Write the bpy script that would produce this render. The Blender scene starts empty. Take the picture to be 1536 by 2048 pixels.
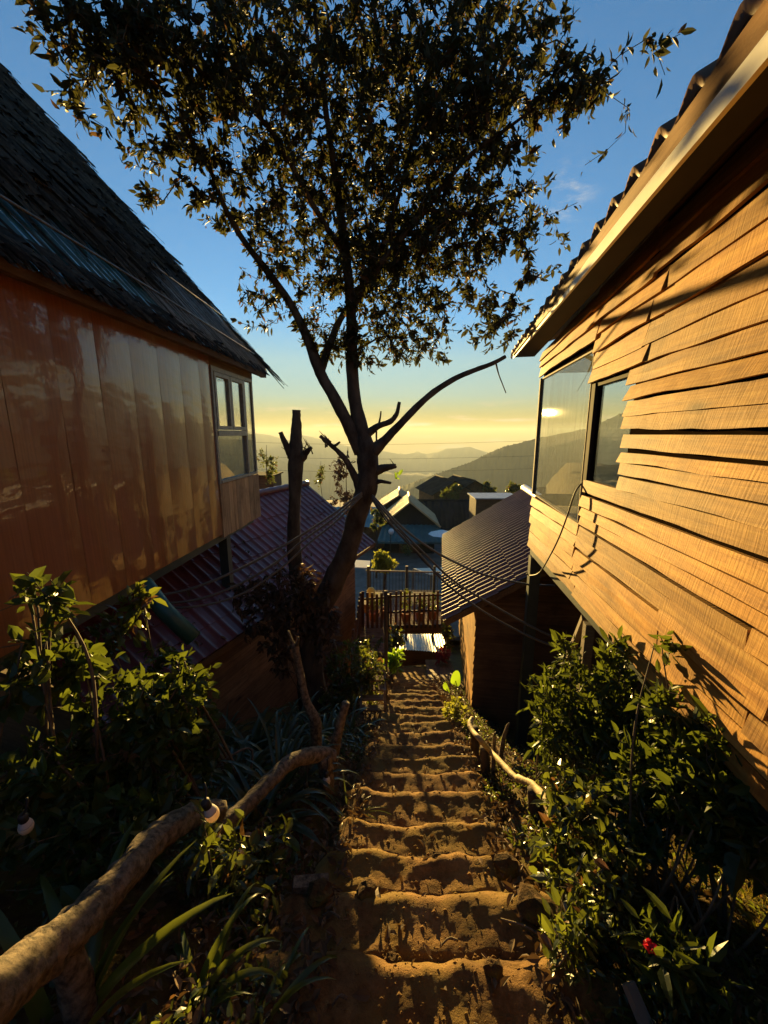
import bpy, math
import numpy as np
from mathutils import Vector, noise
sc = bpy.context.scene
COL = sc.collection
R = math.radians
rng = np.random.default_rng(7)

# ---------------------------------------------------------------- camera, world, sun, exposure
F_PX, PITCH = 790.0, R(11.2)
cd = bpy.data.cameras.new('camera'); cam = bpy.data.objects.new('camera', cd); COL.objects.link(cam)
cd.sensor_fit = 'AUTO'; cd.sensor_width = 36.0; cd.lens = 36.0 * F_PX / 2048.0
cd.clip_start = 0.05; cd.clip_end = 60000.0
cam.rotation_euler = (math.pi / 2 - PITCH, 0, 0)
sc.camera = cam

SUN_AZ, SUN_EL = R(-5.2), R(2.7)
SUN_DIR = Vector((math.sin(SUN_AZ) * math.cos(SUN_EL), math.cos(SUN_AZ) * math.cos(SUN_EL), math.sin(SUN_EL)))
ld = bpy.data.lights.new('sun', 'SUN'); ld.energy = 5.0; ld.angle = R(0.7); ld.color = (1.0, 0.66, 0.20)
sun = bpy.data.objects.new('sun', ld); COL.objects.link(sun)
sun.rotation_euler = (-SUN_DIR).to_track_quat('-Z', 'Y').to_euler()

W = bpy.data.worlds.new('World'); sc.world = W; W.use_nodes = True
def build_world():
    nt = W.node_tree; nt.nodes.clear()
    N = nt.nodes.new; L = nt.links.new
    out = N('ShaderNodeOutputWorld'); bg = N('ShaderNodeBackground')
    sky = N('ShaderNodeTexSky'); sky.sky_type = 'NISHITA'; sky.sun_disc = False
    sky.sun_elevation = SUN_EL; sky.sun_rotation = SUN_AZ
    sky.altitude = 1500; sky.air_density = 1.0; sky.dust_density = SKY_DUST; sky.ozone_density = 1.5
    bg.inputs['Strength'].default_value = SKY_STRENGTH
    tc = N('ShaderNodeTexCoord'); sep = N('ShaderNodeSeparateXYZ'); L(tc.outputs['Generated'], sep.inputs[0])
    # clouds: a low broken band near the horizon and one wisp
    mp = N('ShaderNodeMapping'); mp.inputs['Scale'].default_value = (9, 9, 70); L(tc.outputs['Generated'], mp.inputs[0])
    nz = N('ShaderNodeTexNoise'); nz.inputs['Scale'].default_value = 1.0; nz.inputs['Detail'].default_value = 7; L(mp.outputs[0], nz.inputs['Vector'])
    r1 = N('ShaderNodeMapRange'); r1.interpolation_type = 'SMOOTHSTEP'
    r1.inputs[1].default_value = .54; r1.inputs[2].default_value = .70; L(nz.outputs[0], r1.inputs[0])
    r2 = N('ShaderNodeMapRange'); r2.interpolation_type = 'SMOOTHSTEP'
    r2.inputs[1].default_value = .085; r2.inputs[2].default_value = .02; L(sep.outputs[2], r2.inputs[0])
    m1 = N('ShaderNodeMath'); m1.operation = 'MULTIPLY'; L(r1.outputs[0], m1.inputs[0]); L(r2.outputs[0], m1.inputs[1])
    d = N('ShaderNodeVectorMath'); d.operation = 'DISTANCE'; L(tc.outputs['Generated'], d.inputs[0]); d.inputs[1].default_value = (.325, .838, .438)
    r3 = N('ShaderNodeMapRange'); r3.interpolation_type = 'SMOOTHSTEP'
    r3.inputs[1].default_value = .085; r3.inputs[2].default_value = .01; L(d.outputs['Value'], r3.inputs[0])
    mp2 = N('ShaderNodeMapping'); mp2.inputs['Scale'].default_value = (9, 16, 30); mp2.inputs['Rotation'].default_value = (.3, .5, 0); L(tc.outputs['Generated'], mp2.inputs[0])
    nz2 = N('ShaderNodeTexNoise'); nz2.inputs['Scale'].default_value = 1.3; nz2.inputs['Detail'].default_value = 9; nz2.inputs['Roughness'].default_value = .7; L(mp2.outputs[0], nz2.inputs['Vector'])
    r4 = N('ShaderNodeMapRange'); r4.interpolation_type = 'SMOOTHSTEP'
    r4.inputs[1].default_value = .47; r4.inputs[2].default_value = .78; L(nz2.outputs[0], r4.inputs[0])
    m2 = N('ShaderNodeMath'); m2.operation = 'MULTIPLY'; L(r3.outputs[0], m2.inputs[0]); L(r4.outputs[0], m2.inputs[1])
    r5 = N('ShaderNodeMapRange'); r5.inputs[1].default_value = .55; r5.inputs[2].default_value = .9; r5.inputs[4].default_value = .05; L(nz2.outputs[0], r5.inputs[0])
    m3 = N('ShaderNodeMath'); m3.operation = 'ADD'; L(m2.outputs[0], m3.inputs[0]); L(r5.outputs[0], m3.inputs[1])
    # colour of the air by height: the low band of the evening sky is held back, the zenith deepened
    zr = N('ShaderNodeValToRGB'); L(sep.outputs[2], zr.inputs[0]); e = zr.color_ramp.elements
    for k in range(4): e.new(.5)
    for k, (p_, c_) in enumerate(((0, (.170, .126, .086)), (.045, (.185, .165, .138)), (.09, (.225, .245, .26)), (.17, (.34, .37, .37)), (.26, (.25, .42, .56)), (.62, (.262, .50, .69)))): e[k].position = p_; e[k].color = (*c_, 1)
    air = N('ShaderNodeMix'); air.data_type = 'RGBA'; air.blend_type = 'MULTIPLY'; air.inputs[0].default_value = 1; L(sky.outputs[0], air.inputs[6]); L(zr.outputs[0], air.inputs[7])
    class _o: outputs = [air.outputs[2]]
    sky = _o
    bw = N('ShaderNodeRGBToBW'); L(sky.outputs[0], bw.inputs[0])
    wc = N('ShaderNodeMix'); wc.data_type = 'RGBA'; wc.blend_type = 'MULTIPLY'; wc.inputs[0].default_value = 1
    L(bw.outputs[0], wc.inputs[6]); wc.inputs[7].default_value = (2.1, 1.45, .95, 1)
    wc2 = N('ShaderNodeMix'); wc2.data_type = 'RGBA'; wc2.blend_type = 'MULTIPLY'; wc2.inputs[0].default_value = 1
    L(bw.outputs[0], wc2.inputs[6]); wc2.inputs[7].default_value = (2.0, 2.1, 2.2, 1)
    x1 = N('ShaderNodeMix'); x1.data_type = 'RGBA'; L(m1.outputs[0], x1.inputs[0]); L(sky.outputs[0], x1.inputs[6]); L(wc.outputs[2], x1.inputs[7])
    x2 = N('ShaderNodeMix'); x2.data_type = 'RGBA'; L(m3.outputs[0], x2.inputs[0]); L(x1.outputs[2], x2.inputs[6]); L(wc2.outputs[2], x2.inputs[7])
    L(x2.outputs[2], bg.inputs[0]); L(bg.outputs[0], out.inputs[0])
SKY_STRENGTH, SKY_DUST = 0.12, 0.0
build_world()
sc.view_settings.view_transform = 'Standard'; sc.view_settings.look = 'None'
sc.view_settings.exposure = 2.3; sc.view_settings.gamma = 1.0
sc.render.engine = 'CYCLES'
sc.cycles.max_bounces = 8; sc.cycles.transparent_max_bounces = 12; sc.cycles.caustics_reflective = False; sc.cycles.caustics_refractive = False
sc.cycles.use_denoising = True

# ---------------------------------------------------------------- helpers
CP, SP = math.cos(PITCH), math.sin(PITCH)
def P(px, py, y):
    """a point y metres ahead of the viewpoint, found from where it shows in the photograph"""
    u = (px - 768) / F_PX; v = (1024 - py) / F_PX
    k = y / (CP + v * SP)
    return Vector((u * k, y, (-SP + v * CP) * k))

def nz(x, y=0.0, z=0.0): return noise.noise(Vector((x, y, z)))
def fbm(x, y, z=0.0, o=4):
    s, a = 0.0, 1.0
    for i in range(o):
        s += a * noise.noise(Vector((x, y, z + i * 7.3))); x *= 2.03; y *= 2.03; z *= 2.03; a *= .5
    return s
def sstep(a, b, x):
    t = min(1, max(0, (x - a) / (b - a))); return t * t * (3 - 2 * t)

def tag(o, label=None, cat=None, group=None, kind=None):
    if label: o['label'] = label
    if cat: o['category'] = cat
    if group: o['group'] = group
    if kind: o['kind'] = kind
    return o
def thing(name, label, cat, loc=(0, 0, 0), rz=0.0, group=None):
    o = bpy.data.objects.new(name, None); COL.objects.link(o); o.location = loc; o.rotation_euler = (0, 0, rz)
    o.empty_display_size = .1
    return tag(o, label, cat, group)

class MB:
    def __init__(s, off=(0, 0, 0)): s.v = []; s.f = []; s.sm = []; s.off = Vector(off)
    def add(s, vs, fs, smooth=False):
        b = len(s.v); s.v += [tuple(Vector(p) - s.off) for p in vs]; s.f += [tuple(i + b for i in f) for f in fs]; s.sm += [smooth] * len(fs)
    def box(s, lo, hi):
        x0, y0, z0 = lo; x1, y1, z1 = hi
        s.hexa([(x0, y0, z0), (x1, y0, z0), (x1, y1, z0), (x0, y1, z0), (x0, y0, z1), (x1, y0, z1), (x1, y1, z1), (x0, y1, z1)])
    def hexa(s, c): s.add(c, [(0, 3, 2, 1), (4, 5, 6, 7), (0, 1, 5, 4), (1, 2, 6, 5), (2, 3, 7, 6), (3, 0, 4, 7)])
    def beam(s, a, b, w, h=None, up=(0, 0, 1)):
        a = Vector(a); b = Vector(b); h = h or w; d = (b - a).normalized(); u = Vector(up)
        if abs(d.dot(u)) > .98: u = Vector((0, 1, 0))
        sx = d.cross(u).normalized() * w / 2; uz = sx.normalized().cross(d).normalized() * h / 2
        s.hexa([a - sx - uz, a + sx - uz, b + sx - uz, b - sx - uz, a - sx + uz, a + sx + uz, b + sx + uz, b - sx + uz])
    def tube(s, pts, rad, n=8, rough=0.0, seed=0.0, cap=True):
        pts = [Vector(p) for p in pts]; m = len(pts)
        if not hasattr(rad, '__len__'): rad = [rad] * m
        vs, fs = [], []; nrm = None
        for i in range(m):
            t = (pts[min(i + 1, m - 1)] - pts[max(i - 1, 0)]).normalized()
            if nrm is None:
                nrm = t.orthogonal().normalized()
            nrm = (nrm - t * nrm.dot(t)).normalized(); bi = t.cross(nrm)
            for k in range(n):
                a = 2 * math.pi * k / n; r = rad[i]
                if rough: r *= 1 + rough * fbm(math.cos(a) * 1.3 + seed, math.sin(a) * 1.3 + i * .35, seed * 3 + i * .2, 3) + (rough * .55 * fbm(math.cos(a) * 3.6 + seed, math.sin(a) * 3.6, i * .09 + seed, 3) if n >= 14 else 0)
                vs.append(pts[i] + (nrm * math.cos(a) + bi * math.sin(a)) * r)
        for i in range(m - 1):
            for k in range(n):
                k2 = (k + 1) % n; fs.append((i * n + k, i * n + k2, i * n + n + k2, i * n + n + k))
        if cap:
            fs.append(tuple(range(n - 1, -1, -1))); fs.append(tuple((m - 1) * n + k for k in range(n)))
        s.add(vs, fs, True)
    def lathe(s, prof, o=(0, 0, 0), n=16):
        o = Vector(o); vs, fs = [], []
        for r, z in prof:
            for k in range(n):
                a = 2 * math.pi * k / n; vs.append(o + Vector((r * math.cos(a), r * math.sin(a), z)))
        for i in range(len(prof) - 1):
            for k in range(n):
                k2 = (k + 1) % n; fs.append((i * n + k, i * n + k2, i * n + n + k2, i * n + n + k))
        fs.append(tuple(range(n - 1, -1, -1))); fs.append(tuple((len(prof) - 1) * n + k for k in range(n)))
        s.add(vs, fs, True)
    def build(s, name, m, parent=None, label=None, kind=None):
        me = bpy.data.meshes.new(name); me.from_pydata(s.v, [], s.f); me.update()
        me.polygons.foreach_set('use_smooth', s.sm)
        o = bpy.data.objects.new(name, me); COL.objects.link(o); me.materials.append(m)
        if parent: o.parent = parent
        if label: o['label'] = label
        if kind: o['kind'] = kind
        return o

def np_mesh(name, V, T, m, parent=None, smooth=True):
    me = bpy.data.meshes.new(name); V = np.asarray(V, np.float32); T = np.asarray(T, np.int32); k = T.shape[1]
    me.vertices.add(len(V)); me.vertices.foreach_set('co', V.ravel())
    me.loops.add(T.size); me.loops.foreach_set('vertex_index', T.ravel())
    me.polygons.add(len(T)); me.polygons.foreach_set('loop_start', np.arange(0, T.size, k, dtype=np.int32))
    me.polygons.foreach_set('loop_total', np.full(len(T), k, np.int32))
    me.polygons.foreach_set('use_smooth', np.full(len(T), smooth))
    me.update(calc_edges=True); me.validate(); me.materials.append(m)
    o = bpy.data.objects.new(name, me); COL.objects.link(o)
    if parent: o.parent = parent
    return o

def spline(pts, seg=6):
    """Catmull-Rom through points; a point may carry extra values (radius)"""
    A = [np.array(p, float) for p in pts]; A = [2 * A[0] - A[1]] + A + [2 * A[-1] - A[-2]]; out = []
    for i in range(1, len(A) - 2):
        for k in range(seg):
            t = k / seg; p0, p1, p2, p3 = A[i - 1:i + 3]
            out.append(.5 * (2 * p1 + (p2 - p0) * t + (2 * p0 - 5 * p1 + 4 * p2 - p3) * t * t + (3 * p1 - p0 - 3 * p2 + p3) * t ** 3))
    out.append(A[-2]); return out
def limb(mb, pts, seg=6, n=10, rough=.12, seed=0.0):
    """pts = (x,y,z,r)"""
    s = spline(pts, seg); mb.tube([q[:3] for q in s], [max(.001, q[3]) for q in s], n, rough, seed); return s
def PR(px, py, y, r): v = P(px, py, y); return (v.x, v.y, v.z, r)

# ---------------------------------------------------------------- materials
def newmat(name):
    m = bpy.data.materials.new(name); m.use_nodes = True; nt = m.node_tree; nt.nodes.clear()
    out = nt.nodes.new('ShaderNodeOutputMaterial'); return m, nt, out
def ramp(nt, fac, stops):
    r = nt.nodes.new('ShaderNodeValToRGB'); e = r.color_ramp.elements
    while len(e) < len(stops): e.new(.5)
    for k, (p, c) in enumerate(stops): e[k].position = p; e[k].color = (*c, 1)
    nt.links.new(fac, r.inputs[0]); return r.outputs[0]
def coords(nt, scale=(1, 1, 1), kind='Object', rot=(0, 0, 0)):
    tc = nt.nodes.new('ShaderNodeTexCoord'); mp = nt.nodes.new('ShaderNodeMapping'); mp.inputs['Scale'].default_value = scale; mp.inputs['Rotation'].default_value = rot
    nt.links.new(tc.outputs[kind], mp.inputs[0]); return mp.outputs[0]
def ntex(nt, vec, scale, detail=6, rough=.6, dist=0):
    n = nt.nodes.new('ShaderNodeTexNoise'); n.inputs['Scale'].default_value = scale; n.inputs['Detail'].default_value = detail
    n.inputs['Roughness'].default_value = rough; n.inputs['Distortion'].default_value = dist; nt.links.new(vec, n.inputs['Vector']); return n.outputs[0]
def mixc(nt, fac, a, b, blend='MIX'):
    x = nt.nodes.new('ShaderNodeMix'); x.data_type = 'RGBA'; x.blend_type = blend
    for s, v in ((0, fac), (6, a), (7, b)):
        if isinstance(v, (int, float)): x.inputs[s].default_value = v
        elif isinstance(v, tuple): x.inputs[s].default_value = (*v, 1)
        else: nt.links.new(v, x.inputs[s])
    return x.outputs[2]
def mth(nt, op, a, b=None):
    x = nt.nodes.new('ShaderNodeMath'); x.operation = op
    for i, v in ((0, a), (1, b)):
        if v is None: continue
        if isinstance(v, (int, float)): x.inputs[i].default_value = v
        else: nt.links.new(v, x.inputs[i])
    return x.outputs[0]
def island(nt): return nt.nodes.new('ShaderNodeNewGeometry').outputs['Random Per Island']
def principled(nt, out, col, rough=.7, spec=.5, bump=None, bstr=.3, bdist=.01, metal=0.0, coat=0.0, ior=1.5):
    b = nt.nodes.new('ShaderNodeBsdfPrincipled')
    if isinstance(col, tuple): b.inputs['Base Color'].default_value = (*col, 1)
    else: nt.links.new(col, b.inputs['Base Color'])
    if isinstance(rough, (int, float)): b.inputs['Roughness'].default_value = rough
    else: nt.links.new(rough, b.inputs['Roughness'])
    b.inputs['Specular IOR Level'].default_value = spec; b.inputs['Metallic'].default_value = metal; b.inputs['Coat Weight'].default_value = coat; b.inputs['IOR'].default_value = ior
    if bump is not None:
        bp = nt.nodes.new('ShaderNodeBump'); bp.inputs['Strength'].default_value = bstr; bp.inputs['Distance'].default_value = bdist
        nt.links.new(bump, bp.inputs['Height']); nt.links.new(bp.outputs[0], b.inputs['Normal'])
    if out is not None: nt.links.new(b.outputs[0], out.inputs[0])
    return b
def simple(name, c1, c2=None, scale=6, stretch=(1, 1, 1), rough=.7, spec=.4, bump=0, bscale=30, metal=0.0, isl=0.0, coat=0.0, lo=.35, hi=.65):
    m, nt, out = newmat(name); c2 = c2 or tuple(min(1, x * 1.4) for x in c1)
    vec = coords(nt, stretch); n = ntex(nt, vec, scale); col = ramp(nt, n, [(lo, c1), (hi, c2)])
    if isl: col = mixc(nt, 1.0, col, ramp(nt, island(nt), [(0, (1 - isl,) * 3), (1, (1 + isl,) * 3)]), 'MULTIPLY')
    bm = ntex(nt, vec, bscale, 8, .65) if bump else None
    principled(nt, out, col, rough, spec, bm, bump, .01, metal, coat); return m
def leafmat(name, c1, c2, tr, trans=.4, rough=.35, spec=.5, dry=None, dryf=.0):
    m, nt, out = newmat(name); i = island(nt)
    st = [(0, c1), (1, c2)] if dry is None else [(0, c1), (1 - dryf - .02, c2), (1 - dryf, dry), (1, dry)]
    col = ramp(nt, i, st)
    vec = coords(nt); v = ntex(nt, vec, 14, 3); col = mixc(nt, .5, col, ramp(nt, v, [(.3, (.55,) * 3), (.7, (1.3,) * 3)]), 'MULTIPLY')
    b = principled(nt, None, col, rough, spec)
    t = nt.nodes.new('ShaderNodeBsdfTranslucent')
    tc = ramp(nt, i, [(0, tr), (1, tuple(x * .55 for x in tr))]) if dry is None else ramp(nt, i, [(0, tr), (1 - dryf - .02, tuple(x * .6 for x in tr)), (1 - dryf, tuple(x * 1.5 for x in dry)), (1, tuple(x * 1.5 for x in dry))])
    nt.links.new(tc, t.inputs[0])
    mx = nt.nodes.new('ShaderNodeMixShader'); mx.inputs[0].default_value = trans
    nt.links.new(b.outputs[0], mx.inputs[1]); nt.links.new(t.outputs[0], mx.inputs[2]); nt.links.new(mx.outputs[0], out.inputs[0]); return m
def plankmat(name, dark, mid, light, along=1, tone=.35, saw=.0, grain=1.0, rough=.75, spec=.25, grey=0.0):
    """sawn timber; along = object axis of the grain"""
    m, nt, out = newmat(name); s = [14, 14, 14]; s[along] = .9
    i = island(nt); off = nt.nodes.new('ShaderNodeVectorMath'); off.operation = 'ADD'
    vec = coords(nt, tuple(s)); nt.links.new(vec, off.inputs[0])
    sh = nt.nodes.new('ShaderNodeCombineXYZ'); nt.links.new(mth(nt, 'MULTIPLY', i, 37.0), sh.inputs[0]); nt.links.new(mth(nt, 'MULTIPLY', i, 91.0), sh.inputs[1]); nt.links.new(sh.outputs[0], off.inputs[1])
    n = ntex(nt, off.outputs[0], 1.6 * grain, 8, .68, 1.2)
    col = ramp(nt, n, [(.28, dark), (.5, mid), (.72, light)])
    blot = ntex(nt, coords(nt, (1, 1, 1)), 2.3, 5, .6)
    col = mixc(nt, .9, col, ramp(nt, blot, [(.28, (.45, .40, .35)), (.46, (.95, .94, .92)), (.62, (1.18, 1.16, 1.12))]), 'MULTIPLY')
    col = mixc(nt, 1.0, col, ramp(nt, i, [(0, (1 - tone, (1 - tone) * .96, (1 - tone) * .9)), (.25, (1 - tone * .4, 1 - tone * .38, 1 - tone * .2)), (.6, (1, 1, 1)), (.85, (1 + tone * .5, 1 + tone * .3, 1 + tone * .1)), (1, (1 + tone, 1 + tone * .95, 1 + tone * .9))]), 'MULTIPLY')
    h = n
    if saw:
        s2 = [1.0, 1.0, 1.0]; s2[along] = 46; w = ntex(nt, coords(nt, (2, s2[1], 3.5) if along == 1 else tuple(s2), rot=(.10, 0, 0)), 2.0, 2, .5)
        h = mth(nt, 'ADD', mth(nt, 'MULTIPLY', n, .9), mth(nt, 'MULTIPLY', w, saw * .5))
        br = ramp(nt, ntex(nt, coords(nt, (3, 2, 9)), 1.5, 4, .6), [(.4, (.05,) * 3), (.66, (.42,) * 3)])
        col = mixc(nt, br, col, ramp(nt, w, [(.38, (.62, .57, .5)), (.58, (1.1, 1.1, 1.08))]), 'MULTIPLY')
    kn = nt.nodes.new('ShaderNodeTexVoronoi'); ks = [3.2, 3.2, 3.2]; ks[along] = 1.1; nt.links.new(coords(nt, tuple(ks)), kn.inputs['Vector']); kn.inputs['Scale'].default_value = 1.15
    col = mixc(nt, ramp(nt, kn.outputs['Distance'], [(.05, (.85,) * 3), (.085, (.45,) * 3), (.16, (0, 0, 0))]), col, tuple(x * .4 for x in dark))
    principled(nt, out, col, rough, spec, h, .55, .006); return m
# ---------------------------------------------------------------- foliage builders
LT_T = np.array([(0, 3, 2), (0, 2, 1), (2, 3, 6), (2, 6, 5), (1, 2, 5), (1, 5, 4), (5, 6, 7), (5, 7, 4)], np.int32)
def leaf_arrays(pos, dirs, nrm, size, wid=.42, droop=.18, fold=.16, rg=rng):
    pos = np.asarray(pos, float); n = len(pos)
    D = np.asarray(dirs, float); D /= np.linalg.norm(D, axis=1, keepdims=True) + 1e-9
    N = np.asarray(nrm, float); N = N - D * (N * D).sum(1, keepdims=True); N /= np.linalg.norm(N, axis=1, keepdims=True) + 1e-9
    Wv = np.cross(D, N); size = np.asarray(size, float).reshape(-1, 1)
    w = wid * (0.8 + .4 * rg.random((n, 1))); dr = droop * (.3 + 1.4 * rg.random((n, 1)))
    st = [(0, 0, 0), (.32, -.46, 1), (.32, 0, 0), (.32, .46, 1), (.68, -.38, 1), (.68, 0, 0), (.68, .38, 1), (1, 0, 0)]
    V = np.zeros((n, 8, 3))
    for k, (t, x, f) in enumerate(st):
        V[:, k] = pos + size * (D * t + Wv * (x * w) + N * (f * fold * w - dr * t * t))
    T = (np.arange(n)[:, None, None] * 8 + LT_T[None]).reshape(-1, 3)
    return V.reshape(-1, 3), T

def edge_arrays(A, B, ra, rb, n=4):
    A = np.asarray(A, float); B = np.asarray(B, float); m = len(A)
    D = B - A; D /= np.linalg.norm(D, axis=1, keepdims=True) + 1e-9
    U = np.cross(D, np.where(np.abs(D[:, 2:3]) > .9, [[1., 0, 0]], [[0, 0, 1.]])); U /= np.linalg.norm(U, axis=1, keepdims=True) + 1e-9
    Wv = np.cross(D, U); V = np.zeros((m, 2 * n, 3))
    for k in range(n):
        a = 2 * math.pi * k / n; o = U * math.cos(a) + Wv * math.sin(a)
        V[:, k] = A + o * np.asarray(ra)[:, None]; V[:, n + k] = B + o * np.asarray(rb)[:, None]
    t = []
    for k in range(n):
        k2 = (k + 1) % n; t += [(k, k2, n + k2), (k, n + k2, n + k)]
    T = (np.arange(m)[:, None, None] * 2 * n + np.array(t)[None]).reshape(-1, 3)
    return V.reshape(-1, 3), T

def grow(skel, attr, rg, seg=.22, jit=.035, rtip=.0025, rmax=.05, sag=.0):
    """joins every attractor to the nearest existing wood; returns edges and the twig chain of each attractor"""
    pos = [np.array(p, float) for p in skel]; par = [-1] * len(pos); ns = len(pos)
    S = np.array(pos); d0 = np.array([np.min(((S - a) ** 2).sum(1)) for a in attr]); chains = []
    buf = np.zeros((len(pos) + len(attr) * 12, 3)); buf[:ns] = S; cnt = ns
    for i in np.argsort(d0):
        a = np.asarray(attr[i], float); dd = ((buf[:cnt] - a) ** 2).sum(1); j = int(np.argmin(dd)); d = math.sqrt(dd[j])
        k = min(10, max(1, int(math.ceil(d / seg)))); p0 = buf[j].copy(); prev = j; ch = [p0]
        for q in range(1, k + 1):
            t = q / k; p = p0 + (a - p0) * t + (rg.normal(0, jit, 3) if q < k else 0)
            p[2] += -sag * math.sin(math.pi * t) * d
            buf[cnt] = p; par.append(prev); prev = cnt; cnt += 1; ch.append(p)
        chains.append(ch)
    w = np.zeros(cnt)
    for i in range(cnt - 1, ns - 1, -1):
        if w[i] == 0: w[i] = 1
        if par[i] >= 0: w[par[i]] += w[i]
    idx = np.arange(ns, cnt); pa = np.array(par)[ns:]
    rad = np.minimum(rmax, rtip * np.sqrt(np.maximum(w, 1)))
    ra = np.where(pa < ns, rad[idx], rad[pa])
    return (buf[pa], buf[idx], ra, rad[idx]), chains

def leaves_on(chains, per, size, rg, wid=.42, droop=.2, span=.32, up=.35, out=.9, fwd=.5, spread=.02, svar=.42, grav=0.0):
    pos, D, N, S = [], [], [], []
    for ch in chains:
        e = ch[-1]; s = ch[-2] if len(ch) > 1 else e - [0, 0, .1]
        t = e - s; l = np.linalg.norm(t) + 1e-6; t = t / l
        k = rg.poisson(per)
        for q in range(k):
            f = rg.random() ** 1.4 * span
            p = e - t * min(f, l * .95) + rg.normal(0, spread, 3)
            a = rg.normal(0, 1, 3); a -= t * a.dot(t); a /= np.linalg.norm(a) + 1e-6
            dvec = a * out + t * fwd * (1.6 - f / span) + np.array([0, 0, -grav])
            pos.append(p); D.append(dvec); N.append(np.array([0, 0, 1.]) * up + t * .7 + rg.normal(0, .45, 3)); S.append(size * (1 + svar * rg.normal()))
    S = np.clip(S, size * .35, size * 1.8)
    return leaf_arrays(pos, D, N, S, wid, droop, rg=rg)

def ell(c, r, n, rg, pw=.45):
    d = rg.normal(0, 1, (n, 3)); d /= np.linalg.norm(d, axis=1, keepdims=True)
    return np.asarray(c, float) + d * (rg.random((n, 1)) ** pw) * np.asarray(r, float)

def shrub(name, label, cat, bases, blobs, leaf, per, lm, sm, seed, group=None, wid=.5, droop=.15, seg=.16, span=.22, out=.9, fwd=.55, up=.5, rtip=.0022, rstem=.012, jit=.03, grav=0.0, pw=.45):
    rg = np.random.default_rng(seed); b0 = Vector(bases[0])
    root = thing(name, label, cat, b0, group=group); att = []; skel = []; mb = MB(b0)
    for bi, (c, r, n) in enumerate(blobs):
        att += list(ell(c, r, n, rg, pw)); c = np.array(c)
        for b in bases:
            b = np.array(b, float); mid = b * .5 + c * .5 + rg.normal(0, .09, 3); end = c + rg.normal(0, .3, 3) * np.array(r)
            s = spline([(*b, rstem), (*mid, rstem * .75), (*end, rstem * .4)], 6)
            mb.tube([q[:3] for q in s], [q[3] for q in s], 6, .15, seed + bi); skel += [q[:3] for q in s[2:]]
    (A, B, ra, rb), ch = grow(skel, att, rg, seg, jit, rtip, rstem * .6)
    mb.build('stem', sm, root)
    V, T = edge_arrays(A, B, ra, rb); np_mesh('twig', V - np.array(b0), T, sm, root)
    V, T = leaves_on(ch, per, leaf, rg, wid, droop, span, up, out, fwd, grav=grav); np_mesh('foliage', V - np.array(b0), T, lm, root, False)
    return root

def strap_plant(name, label, base, n, L, w, m, seed, group=None, spread=1.0, cat='plant', arch=1.0, az=None):
    rg = np.random.default_rng(seed); b = Vector(base); mb = MB(b)
    for k in range(n):
        a = rg.uniform(0, 6.283) if az is None else az + rg.normal(0, .9); l = L * rg.uniform(.6, 1.15); ww = w * rg.uniform(.7, 1.15)
        el = rg.uniform(.55, 1.35); h = Vector((math.cos(a), math.sin(a), 0)); sd = Vector((-math.sin(a), math.cos(a), 0))
        p = b + h * rg.uniform(0, .05) + sd * rg.normal(0, .03) - Vector((0, 0, .03)); ang = el; vs = []; M = 9; tw = rg.normal(0, .25)
        for i in range(M + 1):
            t = i / M; wi = ww * (math.sin(math.pi * min(1, t * .55 + .42)) ** .8 if t < .98 else .02) * .5
            d = h * math.cos(ang) + Vector((0, 0, 1)) * math.sin(ang); nn = Vector((0, 0, 1)) * math.cos(ang) - h * math.sin(ang)
            s2 = sd * math.cos(tw * t) + nn * math.sin(tw * t)
            vs += [p - s2 * wi + nn * wi * .35, p, p + s2 * wi + nn * wi * .35]
            p = p + d * (l / M); ang -= arch * rg.uniform(.13, .33) * (.4 + t * 1.3)
        fs = []
        for i in range(M): fs += [(3 * i, 3 * i + 1, 3 * i + 4, 3 * i + 3), (3 * i + 1, 3 * i + 2, 3 * i + 5, 3 * i + 4)]
        mb.add(vs, fs, True)
    root = thing(name, label, cat, b, group=group); mb.build('foliage', m, root); return root

def tile_roof(mb, O, A, S, LA, LS, rib=.2, ribh=.035, course=.35, step=.018, sharp=.34, n=8, thick=.0):
    """sheet pressed like tiles: ribs run down the slope S, steps run along A"""
    O, A, S = Vector(O), Vector(A).normalized(), Vector(S).normalized(); N = A.cross(S); N = N if N.z > 0 else -N
    na = int(LA / rib * n); nc = max(1, int(round(LS / course))); c = LS / nc
    for k in range(nc):
        vs, fs = [], []
        for i in range(na + 1):
            a = i * rib / n; f = (a / rib) % 1
            h = ribh * max(0, math.cos(math.pi * (f - .5) / (2 * sharp))) if abs(f - .5) < sharp else 0
            wv = .010 * nz(a * .8, k * 1.7) + .004 * nz(a * 3, k * .9)
            b = O + A * a
            vs += [b + S * (k * c) + N * (h + wv), b + S * ((k + 1) * c) + N * (h + step + wv), b + S * ((k + 1) * c) + N * (h + step + wv), b + S * ((k + 1) * c + .002) + N * (h - .006 + wv)]
        for i in range(na):
            q = 4 * i; fs += [(q, q + 1, q + 5, q + 4), (q + 2, q + 3, q + 7, q + 6)]
        mb.add(vs, fs, True)
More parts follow.
